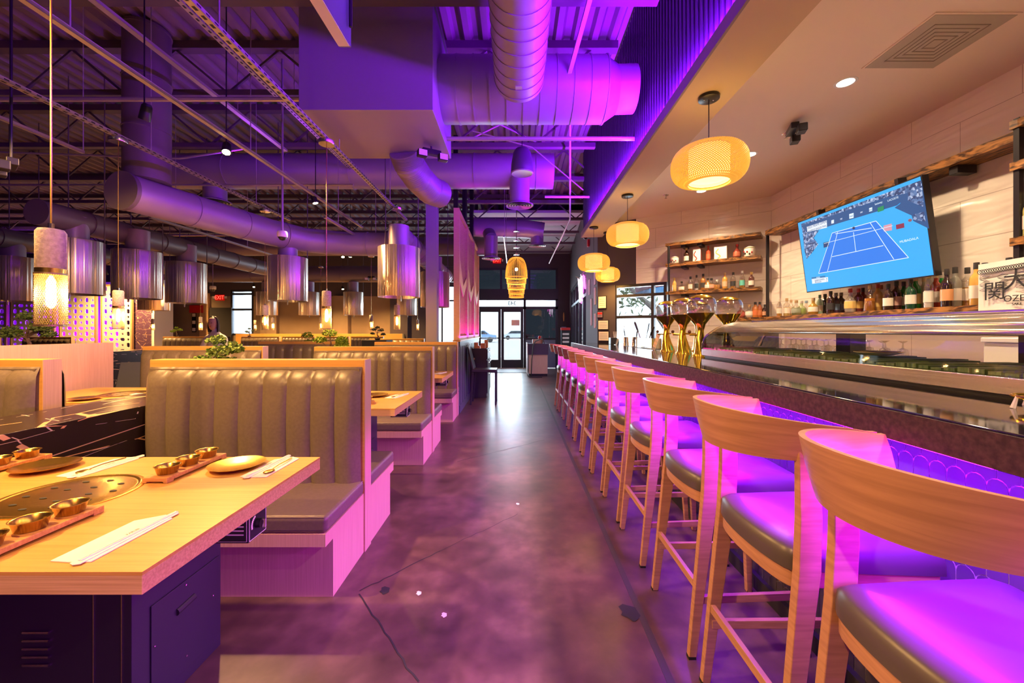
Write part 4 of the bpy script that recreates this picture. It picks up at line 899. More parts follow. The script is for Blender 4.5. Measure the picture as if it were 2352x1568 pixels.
board(-2.01,1.572,'wooden sauce board at the far left of the nearest table',['brass bowl at the near end of the far left board','middle brass bowl of the far left board','brass bowl at the far end of the far left board'],0)
plate(-1.100,1.600,'shallow brass plate at the far right of the nearest table'); plate(-1.836,1.584,'shallow brass plate at the far left of the nearest table')
setting(-.958,1.608,0,'at the far right corner of the nearest table',sd=-1)
setting(-1.638,1.610,-.06,'at the far side of the nearest table')
setting(-1.030,1.062,0,'at the near edge of the nearest table',False)
X0,Y0=t2.location.x,t2.location.y
board(X0+.30,Y0-.24,'wooden sauce board on the second table',['near brass bowl on the second table board','middle brass bowl on the second table board','far brass bowl on the second table board'],-1.2)
plate(X0+.34,Y0+.12,'shallow brass plate on the second table'); setting(X0+.52,Y0+.13,-.2,'on the second table by the aisle')
X0,Y0=t3.location.x,t3.location.y; plate(X0+.38,Y0+.15,'shallow brass plate on the third table'); setting(X0+.54,Y0+.12,-.2,'on the third table by the aisle',False)
X0,Y0=t4.location.x,t4.location.y; setting(X0+.2,Y0+.05,-1.0,'on the table beyond the marble divider'); plate(X0+.36,Y0+.28,'shallow brass plate on the table beyond the marble divider'); plate(X0-.02,Y0-.28,'shallow brass plate on the table beyond the marble divider, by its near edge')
# grey chair and high seat between the columns
def chair(x,y,rz,lab,m,h=.46,top=.88,wd=.44,name='dining_chair'):
    t=thing(name,lab,'chair',(x,y,0),rz)
    MB().box(-wd/2,wd/2,-.22,.22,h-.05,h).build('seat',m,t,bevel=.015,seg=3)
    b=MB(); b.beam((0,.20,h),(0,.29,top),wd,.035,(0,-1,0),wd*.9,.025); b.build('backrest',m,t,bevel=.01)
    for sx in (-1,1):
        MB().beam((sx*wd*.45,-.20,0),(sx*wd*.45,-.20,h-.05),.03,.03).build('leg',m,t); MB().beam((sx*wd*.45,.24,0),(sx*wd*.45,.20,h-.05),.03,.03).build('leg',m,t)
    return t
chair(-5.0,5.2,PI*.1,'grey upholstered chair seen between the wood panel and the second column booth',mat('grey_cloth',(.12,.13,.14),.6))
chair(-.55,7.3,PI/2,'dark chair standing beside the black service cabinet in the aisle',M['cab'],.62,1.02,.40,'aisle_chair')
# ------------------------------------------------------------- bonsai
def bonsai(x,y,z,s,lab,seed=1,col='green',pads=5):
    t=thing('bonsai_tree',lab,'plant',(x,y,z),0,'bonsai trees on the dividers'); random.seed(seed)
    p=MB().lathe([(.05*s,0),(.07*s,.03*s),(.075*s,.035*s),(.06*s,.036*s)],n=16).build('pot',M['blackm'],t,smooth=True)
    tr=[(0,0,.03*s),(.02*s,0,.09*s),(-.015*s,.01*s,.15*s),(.01*s,0,.21*s),(0,0,.27*s)]
    P=[(.0,0,.30*s)]+[(math.cos(a)*.13*s*q,math.sin(a)*.08*s*q,(.13+.12*q2)*s) for a,q,q2 in [(random.uniform(0,6.28) if k>1 else (0.1 if k==0 else 3.1),random.uniform(.7,1.1),random.random()) for k in range(pads-1)]]
    b=MB(); b.tube(tr,.012*s,6,radii=[.016*s,.013*s,.011*s,.008*s,.005*s])
    for q in P[1:]: b.tube([(0,0,q[2]*.7),q],.005*s,5)
    b.build('trunk',M['bark'],t,smooth=True)
    for q in P:
        b=MB(); R=random.uniform(.055,.085)*s
        for k in range(150):
            a=random.uniform(0,6.28); rr=R*math.sqrt(random.random()); zz=random.uniform(-.35,.75)*R*math.sqrt(max(0,1-(rr/R)**2)); c=Vector((q[0]+rr*math.cos(a),q[1]+rr*math.sin(a)*.8,q[2]+zz))
            d=Vector((random.uniform(-1,1),random.uniform(-1,1),random.uniform(-.1,1))).normalized()*.016*s; e=d.orthogonal().normalized()*.006*s
            b.face([c-e,c+d*.5-e*1.6,c+d,c+d*.5+e*1.6,c+e])
        b.build('foliage_pad',M[col],t)
    return t
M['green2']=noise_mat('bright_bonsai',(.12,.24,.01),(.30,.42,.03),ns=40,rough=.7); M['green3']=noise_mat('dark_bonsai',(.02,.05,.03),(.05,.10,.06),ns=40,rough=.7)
bonsai(-2.38,3.22,.866,1.15,'large dark green bonsai on the marble divider behind the nearest booth',4,'green',8)
bonsai(-2.36,5.15,.866,1.30,'bright green bonsai on the divider left of the concrete pendant',9,'green2',6)
k=bonsai(-3.70,7.2,.80,1.35,'small bright bonsai in the middle distance, left of its twin',12,'green2',5)
MB_=tag(MB().box(-3.85,-3.55,7.05,7.35,0,.80).build('planter_stand',M['blackm']),'dark stand carrying the small bright bonsai','stand')
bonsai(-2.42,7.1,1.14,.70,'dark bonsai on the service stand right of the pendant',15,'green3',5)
bonsai(-10.05,12.0,1.13,.85,'small lime bonsai on the far booth by the plum wall',17,'green2',4)
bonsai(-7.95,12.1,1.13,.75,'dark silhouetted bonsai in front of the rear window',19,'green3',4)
bonsai(-5.55,4.6,1.02,1.45,'spreading green bonsai at the left, partly behind the hanging lamp',21,'green',7)
# ------------------------------------------------------------- lattice screens
def lattice(x0,x1,y,z0,z1,lab):
    t=thing('lattice_screen',lab,'screen',(x0,y,0),0,'white lattice screens'); wd=x1-x0; b=MB(); s=.165; nx=max(1,int(wd/s)); nz=int((z1-z0)/s); s=wd/nx; sz=(z1-z0)/nz
    for i in range(nx):
        for j in range(nz):
            cx=(i+.5)*s; cz=z0+(j+.5)*sz; o=[(cx-s/2,cz-sz/2),(cx,cz-sz/2),(cx+s/2,cz-sz/2),(cx+s/2,cz),(cx+s/2,cz+sz/2),(cx,cz+sz/2),(cx-s/2,cz+sz/2),(cx-s/2,cz)]
            k=(i+j)%2; m=(i%2==1 and j%2==1)
            if (i%2)==(j%2): L_,W_=(.20,.20)
            elif i%2: L_,W_=(.44,.27)
            else: L_,W_=(.27,.44)
            if L_>W_: h=[(-.28,-.27),(0,-.27),(.28,-.27),(.44,0),(.28,.27),(0,.27),(-.28,.27),(-.44,0)]
            elif L_<W_: h=[(-.27,-.28),(0,-.44),(.27,-.28),(.27,0),(.27,.28),(0,.44),(-.27,.28),(-.27,0)]
            else: h=[(-.17,-.17),(0,-.17),(.17,-.17),(.17,0),(.17,.17),(0,.17),(-.17,.17),(-.17,0)]
            h=[(cx+p[0]*s,cz+p[1]*sz) for p in h]
            b._add([(p[0],0,p[1]) for p in o+h],[(q,(q+1)%8,8+(q+1)%8,8+q) for q in range(8)])
    o=b.build('lattice_panel',M['white'],t,solid=.02)
    f=MB(); f.box(-.05,0,-.03,.03,0,z1+.03); f.box(wd,wd+.05,-.03,.03,0,z1+.03); f.box(-.05,wd+.05,-.03,.03,z1,z1+.05); f.build('wood_frame',M['oak_edge'],t); return t
for i,(a,bq) in enumerate(((-40,18),(24,128),(136,224),(232,306))):
    lattice((a-1184)/F*12.5+.06,(bq-1184)/F*12.5-.06,12.5,.6,2.68,('sliver of white lattice screen at the left edge','white lattice screen behind the big hanging lamp','white lattice screen between the lamp and the small pendant','white lattice screen beside the plum wall')[i])
struct(MB().box(-16.9,-11.9,13.3,13.4,0,2.9).build('wall_lattice_back',mat('pale_wall',(.6,.5,.6),.7)))
# ------------------------------------------------------------- person
def person():
    t=thing('person','person with dark chin-length hair and pale grey top sitting in a far booth','person',(-5.85,7.9,0))
    V=[(0,0,.50),(0,0,.80),(0,.0,1.05),(0,.0,1.20),(0,-.01,1.30),(-.02,-.03,1.37), (-.17,0,1.17),(-.24,-.06,.95),(-.20,-.26,.80),(-.12,-.36,.82), (.17,0,1.17),(.25,-.05,.95),(.20,-.25,.80),(.10,-.36,.82), (-.10,-.05,.48),(-.12,-.40,.50),(-.12,-.44,.03),(.10,-.05,.48),(.12,-.40,.50),(.12,-.44,.03)]
    E=[(0,1),(1,2),(2,3),(3,4),(4,5),(3,6),(6,7),(7,8),(8,9),(3,10),(10,11),(11,12),(12,13),(0,14),(14,15),(15,16),(0,17),(17,18),(18,19)]
    Rr=[.15,.13,.15,.10,.05,.05,.065,.045,.036,.03,.065,.045,.036,.03,.08,.07,.045,.08,.07,.045]
    me=bpy.data.meshes.new('body'); me.from_pydata(V,E,[]); o=bpy.data.objects.new('body',me); COL.objects.link(o); o.parent=t; me.materials.append(mat('grey_top',(.70,.66,.62),.8))
    md=o.modifiers.new('skin','SKIN'); 
    for i,r in enumerate(Rr): me.skin_vertices[0].data[i].radius=(r,r*.8)
    me.skin_vertices[0].data[0].use_root=True
    s=o.modifiers.new('sub','SUBSURF'); s.levels=2; s.render_levels=2
    sk=mat('skin',(.66,.38,.27),.55)
    h=MB()
    hd=[(.001,-.125),(.035,-.118),(.055,-.095),(.066,-.06),(.073,-.01),(.076,.04),(.068,.085),(.045,.112),(.001,.122)]
    h.lathe(hd,(-.02,-.04,1.44),20,False,.95,1.15); h.sphere((-.02,-.125,1.425),.014,6,1.5); 
    ho=h.build('head',sk,t,smooth=True)
    for sx in (-1,1): MB().sphere((-.02+sx*.028,-.118,1.452),.009,6,.7).build('eye',M['ink'],ho); MB().sphere((-.02+sx*.074,-.04,1.435),.018,6,1.4,.4,.8).build('ear',sk,ho)
    MB().sphere((-.02,-.118,1.385),.020,6,.25,1,.5).build('mouth',M['red'],ho)
    g=MB(); g.grid(lambda u,v:(-.02+(.088+.008*math.sin(u*40))*math.cos(PI*(-.06+1.12*u))*(math.sin(PI*(.03+.62*v)))**.6, -.03+.098*math.sin(PI*(-.06+1.12*u))*(math.sin(PI*(.03+.62*v)))**.6, 1.575-.30*v**1.3),28,12)
    g.build('hair',mat('dark_hair',(.03,.018,.014),.5),t,smooth=True,solid=.02)
    hh=M['ink']
    for sx,wx in ((-1,-.12),(1,.10)):
        b=MB(); b.box(wx-.03,wx+.03,-.42,-.34,.805,.835); hb=b.build('hand',sk,t,bevel=.01)
        for k in range(5): 
            x=wx-.024+k*.012
            MB().tube([(x,-.41,.82),(x,-.45-.01*(2-abs(k-2)),.822),(x,-.475-.012*(2-abs(k-2)),.805)],.0055,6).build('finger' if k else 'thumb',sk,hb,smooth=True)
    return t
person()
# ------------------------------------------------------------- slatted screens over the partition
struct(MB().prism([(-.935,6.36),(-.885,6.36),(-.885,9.75),(-.935,9.75)],'z',0,1.13).build('wall_partition',mat('shaker_wall',(.10,.12,.15),.4)))
b=MB()
for k in range(12): b.box(-.8845,-.878,6.45+k*.28,6.50+k*.28,.1,1.09)
b.box(-.8845,-.874,6.38,9.75,1.05,1.13); b.box(-.8845,-.874,6.38,9.75,0,.12)
struct(b.build('trim_10',bpy.data.materials['shaker_wall']))
tag(MB().box(-.98,-.86,6.33,9.78,1.131,1.155).build('partition_cap',M['oak'],bevel=.003),'pale wood cap on the partition under the slatted screens','ledge')
scr0=None
for i,(ya,yb2,top,lab) in enumerate(((6.32,7.42,3.22,'slatted timber screen nearest the camera, lit pink'),(7.50,8.60,3.22,'middle slatted timber screen on the partition'),(8.68,9.75,3.22,'farthest slatted timber screen on the partition'))):
    t=thing('slatted_screen',lab,'screen',(-.92,ya,1.156),0,'slatted screens above the partition'); ln=yb2-ya; hh=top-1.156; pw=M['oak_edge']
    MB().box(-.045,.045,0,.06,0,hh).build('post',pw,t); MB().box(-.045,.045,ln-.06,ln,0,hh).build('post',pw,t)
    MB().box(-.04,.04,.06,ln-.06,0,.06).build('rail',pw,t); MB().box(-.04,.04,.06,ln-.06,hh-.06,hh).build('rail',pw,t)
    b=MB()
    for k in range(9):
        y=.12+k*(ln-.24)/8; b.box(-.012,.012,y-.010,y+.010,.06,hh-.06)
    b.build('slats',pw,t)
    MB().prism([(.10,.95),(.55,.72),(ln-.1,.95),(ln-.1,1.10),(.55,.90),(.10,1.35)],'x',.021,.036).build('mountain_cutout',pw,t)
    for y in (.0,ln-.05): MB().box(-.05,.02,y,y+.05,hh,3.2).build('hanger_post',M['black'],t)
t=tag(MB().box(-1.40,-1.23,6.32,6.49,0,DECK).build('steel_column',mat('column_paint',(.28,.25,.30),.5)),'square steel column rising behind the third booth, lit purple','column')
t.name='column'
# ------------------------------------------------------------- joists
for i,y in enumerate((3.06,4.30,5.5,6.7,7.9,9.1,10.3,11.6,12.9)):
    t=thing('roof_joist','open-web steel roof joist, %s from the camera'%ORD[i],'joist',(0,y,0),0,'steel joists under the roof deck')
    x1=1.08 if y<6.7 else 2.0
    MB().box(-17,x1,-.05,.05,4.27,4.35).build('top_chord',M['joist'],t); MB().box(-17,x1,-.04,.04,3.78,3.84).build('bottom_chord',M['joist'],t)
    b=MB(); x=-16.8; k=0
    while x<x1-.6: b.beam((x,0,3.82 if k%2 else 4.28),(x+.55,0,4.28 if k%2 else 3.82),.022,.022,(0,1,0)); x+=.55; k+=1
    b.build('web_bars',M['joist'],t)
tag(MB().box(-17,-.6,2.2,2.36,3.70,3.92).build('steel_girder',M['joist']),'wide steel girder crossing the top left corner','girder')
# ------------------------------------------------------------- strut rails
def rail(x,z,y0,y1,lab,slots=True,w_=.04,m='strut',name='strut_rail',grp='strut rails hanging over the dining room'):
    t=thing(name,lab,'rail',(x,y0,z),0,grp); ln=y1-y0
    b=MB(); b.box(-w_/2,w_/2,0,ln,.02,.024); b.box(-w_/2,-w_/2+.003,0,ln,0,.02); b.box(w_/2-.003,w_/2,0,ln,0,.02); b.box(-w_/2,w_/2,0,ln,-.001,.002)
    if slots:
        b.cur=1; y=.1
        while y<ln-.1: b.box(w_/2,w_/2+.0008,y,y+.028,.007,.016); b.box(-.008,.008,y,y+.028,-.002,-.0012); y+=.06
    b.build('channel',[M[m],M['ink']] if slots else M[m],t)
    y=.4
    while y<ln:
        MB().tube([(0,y,.02),(0,y,(3.05-z if (x==-1.61 and 3.1<y+y0<4.2) else DECK-z))],.004,6).build('threaded_rod',M['strut'],t); y+=1.5
    return t
rail(-1.61,2.92,.3,5.96,'slotted strut rail over the aisle side tables, brightest violet edge')
rail(-2.42,2.92,.3,6.4,'plain track rail carrying spotlights, between the slotted rails',False,.035,'strut','track_rail')
rail(-3.33,2.92,.3,5.96,'slotted strut rail over the second column of tables')
rail(-3.95,2.92,.3,3.7,'conduit rail at the far left',False,.03)
rail(-2.35,3.60,2.4,6.1,'short slotted strut high under the roof deck'); rail(-2.95,3.60,2.4,5.2,'plain strut high under the roof deck',False,.05)
rail(-2.45,2.75,5.2,8.4,'distant strut over the dining room, left of the long pendant rod',False); rail(-4.7,2.75,5.2,8.4,'distant strut above the left hoods',False)
rail(-.2,2.9,6.9,9.6,'strut rod slanting over the entry',False,.02)
# ------------------------------------------------------------- ducts
def duct(pts,r,name,lab,m='duct',bands=.35,n=28,spiral=0,cat='duct',band_r=.008):
    t=thing(name,lab,cat,(0,0,0)); 
    MB().tube(pts,r,n).build('shell',M[m],t,smooth=True)
    pts=[Vector(p) for p in pts]; acc=0
    for p,q in zip(pts,pts[1:]):
        d=q-p; ln=d.length; d.normalize(); u=bands-acc if bands else 1e9
        while u<ln:
            c=p+d*u; MB().tube([c-d*.006,c+d*.006],r+band_r,n).build('band',M[m],t,smooth=True); u+=bands
        acc=(acc+ln)%bands if bands else 0
    return t
box=thing('duct_box','large rectangular sheet metal plenum hanging in the middle of the ceiling','duct',(0,0,0))
MB().box(-1.72,-.655,3.21,4.12,3.05,3.92).build('shell',M['duct'],box,bevel=.004); MB().box(-1.74,-.64,3.19,4.14,3.90,3.94).build('flange',M['ductd'],box)
duct([(-.655,3.66,3.47),(.80,3.66,3.47)],.277,'round_duct','wide violet-lit duct crossing from the plenum towards the fluted wall','duct',.145,36,band_r=.005)
t=duct([(.80,3.66,3.47),(.92,3.66,3.47),(1.07,3.62,3.49)],.2,'duct_reducer','tapered reducer ending the wide duct at the fluted wall','duct',0,32); 
bpy.data.objects.remove(t.children[0],do_unlink=True); MB().tube([(.78,3.66,3.47),(.90,3.66,3.475),(.90,3.66,3.475),(1.07,3.66,3.48)],.2,32,radii=[.277,.205,.20,.20]).build('shell',M['duct'],t,smooth=True)
duct([(.03,-1.2,3.50),(.03,2.6,3.42),(.03,3.0,3.38),(.03,3.32,3.36)],.20,'spiral_duct','spiral duct coming overhead from the camera into the wide duct','duct',.115,36,band_r=.005)
tag(MB().box(.0,.05,3.10,3.16,3.17,3.23).build('damper_handle',M['strut']),'small damper lever under the end of the spiral duct','lever')
duct([(-5.1,6.0,3.66),(.555,6.0,3.66)],.25,'round_duct','long round duct spanning the room behind the plenum','duct',.9,32)
# flexible duct
t=thing('flexible_duct','ribbed flexible duct dropping out of the plenum behind the emergency light','duct',(0,0,0)); c=[(-1.10,4.0,3.08),(-1.08,4.12,2.99),(-1.03,4.3,2.92),(-.96,4.55,2.88),(-.88,4.75,2.90)]
b=MB(); P=[]; R=[]; n=70
for k in range(n+1):
    f=k/n*(len(c)-1); i=min(int(f),len(c)-2); P.append(Vector(c[i]).lerp(Vector(c[i+1]),f-i)); R.append(.150+(.006 if k%2 else -.004))
b.tube(P,.1,24,radii=R); b.build('ribbed_hose',M['duct'],t,smooth=True)
duct([(-3.76,3.89,2.64),(-3.35,5.5,2.64),(-3.1,6.0,2.64),(-2.6,6.25,2.64),(-1.9,6.3,2.64)],.178,'exhaust_duct','round exhaust duct with capped end above the second column hoods','duct',.62,30)
MB().tube([(-3.765,3.86,2.64),(-3.76,3.90,2.64)],.186,30).build('end_cap',M['ductd'],bpy.data.objects['exhaust_duct'],smooth=True)
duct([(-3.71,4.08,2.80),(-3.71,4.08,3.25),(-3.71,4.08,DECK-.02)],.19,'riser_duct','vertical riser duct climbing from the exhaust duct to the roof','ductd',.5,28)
duct([(-1.70,5.90,2.70),(-1.63,6.6,2.62),(-1.60,7.6,2.56),(-1.60,9.4,2.56)],.15,'exhaust_duct','exhaust duct bending towards the slatted screens','duct',.2,26)
MB().tube([(-1.705,5.87,2.702),(-1.70,5.90,2.70)],.158,26).build('end_cap',M['duct'],bpy.data.objects['exhaust_duct.001'],smooth=True)
duct([(-5.15,4.35,2.58),(-5.15,9.0,2.58)],.14,'exhaust_duct','slimmer exhaust duct above the left hoods','ductd',.5,24)
duct([(-7.2,4.6,2.6),(-7.2,9.0,2.6)],.14,'exhaust_duct','exhaust duct at the far left edge','ductd',.5,24)
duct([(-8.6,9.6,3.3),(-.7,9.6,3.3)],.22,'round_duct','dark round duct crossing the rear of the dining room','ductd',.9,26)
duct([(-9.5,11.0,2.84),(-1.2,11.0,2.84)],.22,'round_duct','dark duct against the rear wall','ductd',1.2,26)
duct([(-.95,9.0,3.60),(.25,9.0,3.56),(.62,9.0,3.50)],.20,'round_duct','violet round duct crossing above the entry','duct',.5,28)
# diffusers
def diffuser(x,y,zt,zb,r,lab):
    t=thing('round_diffuser',lab,'air diffuser',(x,y,0),0,'round ceiling diffusers')
    MB().lathe([(r*.72,zb+.03),(r*.72,zt)],n=26).build('neck',M['duct'],t,smooth=True)
    MB().lathe([(r,zb),(r,zb+.012),(r*.72,zb+.04)],n=30,caps=False).build('flange',M['duct'],t,smooth=True)
    b=MB()
    for k in range(5): b.lathe([(r*(.95-.19*k),zb+.002),(r*(.86-.19*k),zb+.014)],n=30,caps=False)
    b.build('ring_vanes',M['strut'],t,smooth=True); MB().lathe([(.001,zb+.02),(r*.9,zb+.02)],n=24,caps=False).build('throat',M['ink'],t)
diffuser(-4.45,6.0,3.45,3.20,.21,'round diffuser under the long duct at the left'); diffuser(.06,5.85,3.5,3.10,.20,'round diffuser below the speaker over the aisle')
diffuser(.48,9.0,3.4,3.18,.20,'round diffuser under the entry duct, right one'); diffuser(-.52,8.6,3.3,2.83,.20,'round diffuser left of the rattan lamp')
t=thing('flexible_duct','short flexible duct feeding the diffuser left of the rattan lamp','duct',(0,0,0)); P=[(-.6,9.0,3.5),(-.58,8.8,3.4),(-.52,8.6,3.25)]
b=MB(); P=[Vector(P[0]).lerp(Vector(P[2]),k/20) for k in range(21)]; b.tube(P,.1,20,radii=[.135+.006*(k%2) for k in range(21)]); b.build('ribbed_hose',M['duct'],t,smooth=True)
# pendant speaker
t=thing('pendant_speaker','dark bell-shaped speaker hanging over the aisle','speaker',(.075,4.6,3.08))
MB().lathe([(.118,0),(.128,.02),(.122,.12),(.10,.24),(.075,.28),(.03,.295),(.001,.295)],n=28,caps=False).build('speaker_housing',mat('speaker_shell',(.07,.05,.09),.5),t,smooth=True); MB().lathe([(.001,.004),(.105,.004),(.118,0),(.128,.01)],n=28,caps=False).build('grille',M['duct'],t,smooth=True)
MB().tube([(0,0,.29),(.0,0,.8),(.0,0,1.25)],.005,6).build('cable',M['black'],t)
# hanging panel near the camera
t=thing('hanging_screen','thin screen panel seen edge-on at the top of the photo','screen',(-.60,.6,2.30)); MB().box(-.02,.02,0,.83,0,.5).build('screen_housing',mat('screen_case',(.16,.14,.30),.4),t,bevel=.002); MB().box(-.0205,.018,.01,.82,-.003,0).build('bottom_bezel',M['cream'],t)
MB().tube([(.03,.80,.05),(.03,.80,.35)],.006,6).build('cable',M['black'],t); MB().tube([(0,.4,.5),(0,.4,DECK-2.31)],.02,8).build('pole',M['black'],t)
# conduits and wires
def pipe(pts,r,lab,m='strut',name='conduit'): return tag(MB().tube(pts,r,8).build(name,M[m],smooth=True),lab,'conduit','conduits under the roof deck')
pipe([(.62,4.6,3.9),(.93,6.9,3.2),(.80,9.6,2.9)],.014,'pale conduit slanting down right of the speaker'); pipe([(-.5,4.7,3.62),(.2,4.75,3.45),(.82,4.9,3.0)],.008,'thin conduit crossing behind the speaker')
tag(MB().beam((.62,2.62,3.95),(.45,3.4,3.45),.035,.02).build('perforated_strap',M['duct']),'perforated strap slanting above the end of the wide duct','strap')
pipe([(-.66,3.86,3.13),(1.14,3.86,3.13)],.02,'bright violet strut just below the wide duct'); pipe([(.45,6.2,3.35),(1.14,6.2,3.35)],.02,'short strut end beside the fluted wall')
pipe([(-8.5,7.0,2.95),(-2.2,7.0,2.95)],.016,'long pipe crossing above the left hoods'); pipe([(-.6,5.2,3.75),(-.2,5.3,4.0),(.5,6.0,4.0)],.010,'thin bent conduit near the roof deck'); pipe([(-9,3.5,3.3),(-1.8,3.5,3.3)],.02,'sprinkler pipe crossing the upper left')
pipe([(-6.5,4.6,3.35),(-3.9,4.7,3.3),(-3.3,4.9,3.5)],.012,'bent conduit near the riser duct'); pipe([(-9,5.0,3.1),(-2.0,5.0,3.1)],.014,'thin pipe crossing behind the riser duct')
# ------------------------------------------------------------- hoods
hood0=None
def hood(x,y,lab,s=1,zb=1.725,duct_z=2.60):
    global hood0
    if hood0 is not None and s==1: return dup(hood0,(x,y,zb),lab,group='polished exhaust hoods')
    t=thing('exhaust_hood',lab,'exhaust hood',(x,y,zb),0,'polished exhaust hoods'); R=.255; h=.62
    MB().lathe([(R,0),(R,h)],n=56,caps=False).build('cylinder',M['hood'],t,smooth=True,solid=.004)
    MB().lathe([(R-.002,h),(.12,h+.01)],n=40,caps=False).build('top_plate',M['steel'],t); MB().lathe([(R-.004,.05),(.001,.05)],n=32,caps=False).build('filter',M['joist'],t)
    MB().lathe([(.125,h),(.125,h+.28)],n=28).build('collar',M['duct'],t,smooth=True)
    for a in (.6,2.6): MB().tube([(R*.98*math.cos(a),R*.98*math.sin(a),h-.05),(R*.98*math.cos(a),R*.98*math.sin(a),DECK-zb)],.006,6).build('hanger',M['joist'],t)
    MB().tube([(.05,-.1,.05),(.05,-.1,-.06)],.007,8).build('sensor_rod',M['steel'],t); hood0=t; return t
for x,y,l in ((-1.475,5.13,'polished exhaust hood over the third table, left of the column'),(-3.26,5.80,'polished exhaust hood with a violet stripe in the middle of the dining room'),(-5.10,6.28,'polished exhaust hood right of the pair at the left'),(-5.0,5.36,'polished exhaust hood with the small pendant before its left edge'),(-5.14,4.72,'polished exhaust hood just right of the big hanging lamp'),(-7.2,5.8,'polished exhaust hood cut by the left photo edge'),
    (-1.45,7.3,'violet-lit exhaust hood beside the column'),(-6.75,11.0,'distant exhaust hood left of the centre hood'),(-5.6,11.0,'distant exhaust hood peeping right of the centre hood'),(-4.4,11.0,'distant exhaust hood alone in the rear centre'),(-2.95,11.0,'distant exhaust hood below the third table hood'),(-7.5,8.4,'exhaust hood glimpsed beneath the one beside the lamp')): hood(x,y,l)
# ------------------------------------------------------------- concrete and mesh pendants
pend0=None
def pendant(x,y,lab,zb=1.315):
    global pend0
    if pend0 is None:
        t=thing('concrete_pendant',lab,'pendant lamp',(x,y,zb),0,'concrete and mesh pendants'); pend0=t
        MB().lathe([(.034,.19),(.037,.195),(.037,.315),(.031,.325),(.001,.326)],n=28,caps=False).build('concrete_cap',M['concrete'],t,smooth=True)
        MB().lathe([(.0375,.175),(.0375,.193)],n=28).build('collar',M['gold'],t,smooth=True); MB().lathe([(.008,.326),(.008,.345)],n=10).build('stem',M['chrome'],t)
        b=MB(); R=.039; nA=44; nZ=26; hgt=.176; r_=.0008
        for s in (1,-1):
            for k in range(nA):
                pts=[]
                for j in range(7):
                    a=2*PI*k/nA+s*j/6*2.0; pts.append((R*math.cos(a),R*math.sin(a),hgt*j/6))
                b.tube(pts,r_,3,False)
        b.build('mesh_shade',M['mesh'],t); b=MB()
        for z in (0.0,.172): b.lathe([(R+.001,z),(R+.001,z+.006)],n=28,caps=False)
        b.build('shade_ring',M['mesh'],t)
        MB().lathe([(.004,.17),(.011,.155),(.0125,.12),(.0125,.075),(.006,.062),(.001,.060)],n=14,caps=False).build('bulb',M['bulb'],t,smooth=True)
        MB().tube([(0,0,.34),(0,0,2.92-1.315)],.0028,6).build('cord',M['gold'],t)
        MB().lathe([(.001,2.885-1.315),(.062,2.885-1.315),(.065,2.89-1.315),(.065,2.918-1.315)],n=28).build('canopy',M['steel'],t,smooth=True)
    else: t=dup(pend0,(x,y,zb),lab)
    if y>6: MB().tube([(0,0,2.91-zb),(0,0,DECK-zb)],.004,6).build('rod',M['joist'],t)
    o=lamp('POINT','pendant_light',(x,y,zb+.11),WARMW*.12,WARM,size=.03); return t
for x,y,l in ((-1.56,1.36,'large hanging lamp in the left foreground, concrete cap over a glowing mesh cylinder'),(-1.61,3.45,'concrete pendant over the second table, centre of the dining room'),(-1.56,5.33,'concrete pendant over the third table, left of the column'),(-3.345,3.41,'concrete pendant at the left, before the lattice screen'),(-3.34,5.40,'concrete pendant in front of the centre hood'),
   (-10.3,11.5,'tiny concrete pendant against the plum wall'),(-7.7,9.9,'tiny concrete pendant left of the seated person'),(-4.9,10.2,'tiny concrete pendant in the rear, right of the centre hood'),(-3.1,8.7,'tiny concrete pendant in the rear, second from the column'),(-6.3,10.5,'tiny concrete pendant beside the middle pendant'),(-8.3,12.9,'dim tiny pendant by the rear window'),(-2.9,12.0,'tiny concrete pendant in the rear, nearest the column')): pendant(x,y,l)
# track spots
spot0=None
def spot(x,y,z,lab,e=0,aim=(0,0,-1)):
    global spot0
    if spot0 is None:
        t=thing('track_spotlight',lab,'spotlight',(x,y,z),0,'track spotlights'); spot0=t
        MB().lathe([(.035,0),(.037,.005),(.032,.10),(.02,.12),(.001,.12)],n=18,caps=False).build('spot_housing',M['black'],t,smooth=True); MB().lathe([(.001,.004),(.030,.004)],n=18,caps=False).build('lens',M['spotface'],t)
        MB().tube([(0,0,.06),(0,0,1.47)],.005,6).build('arm',M['black'],t)
    else: t=dup(spot0,(x,y,z),lab)
    if e:
        d=Vector(aim).normalized(); q=d.to_track_quat('-Z','Y')
        for ch in t.children:
            if 'arm' not in ch.name: ch.rotation_euler=q.to_euler()
        lamp('SPOT','spotlight_beam',Vector((x,y,z))+d*.06,e,WARM,q.to_euler(),.04,spot=2.2,blend=.7)
W=WARMW
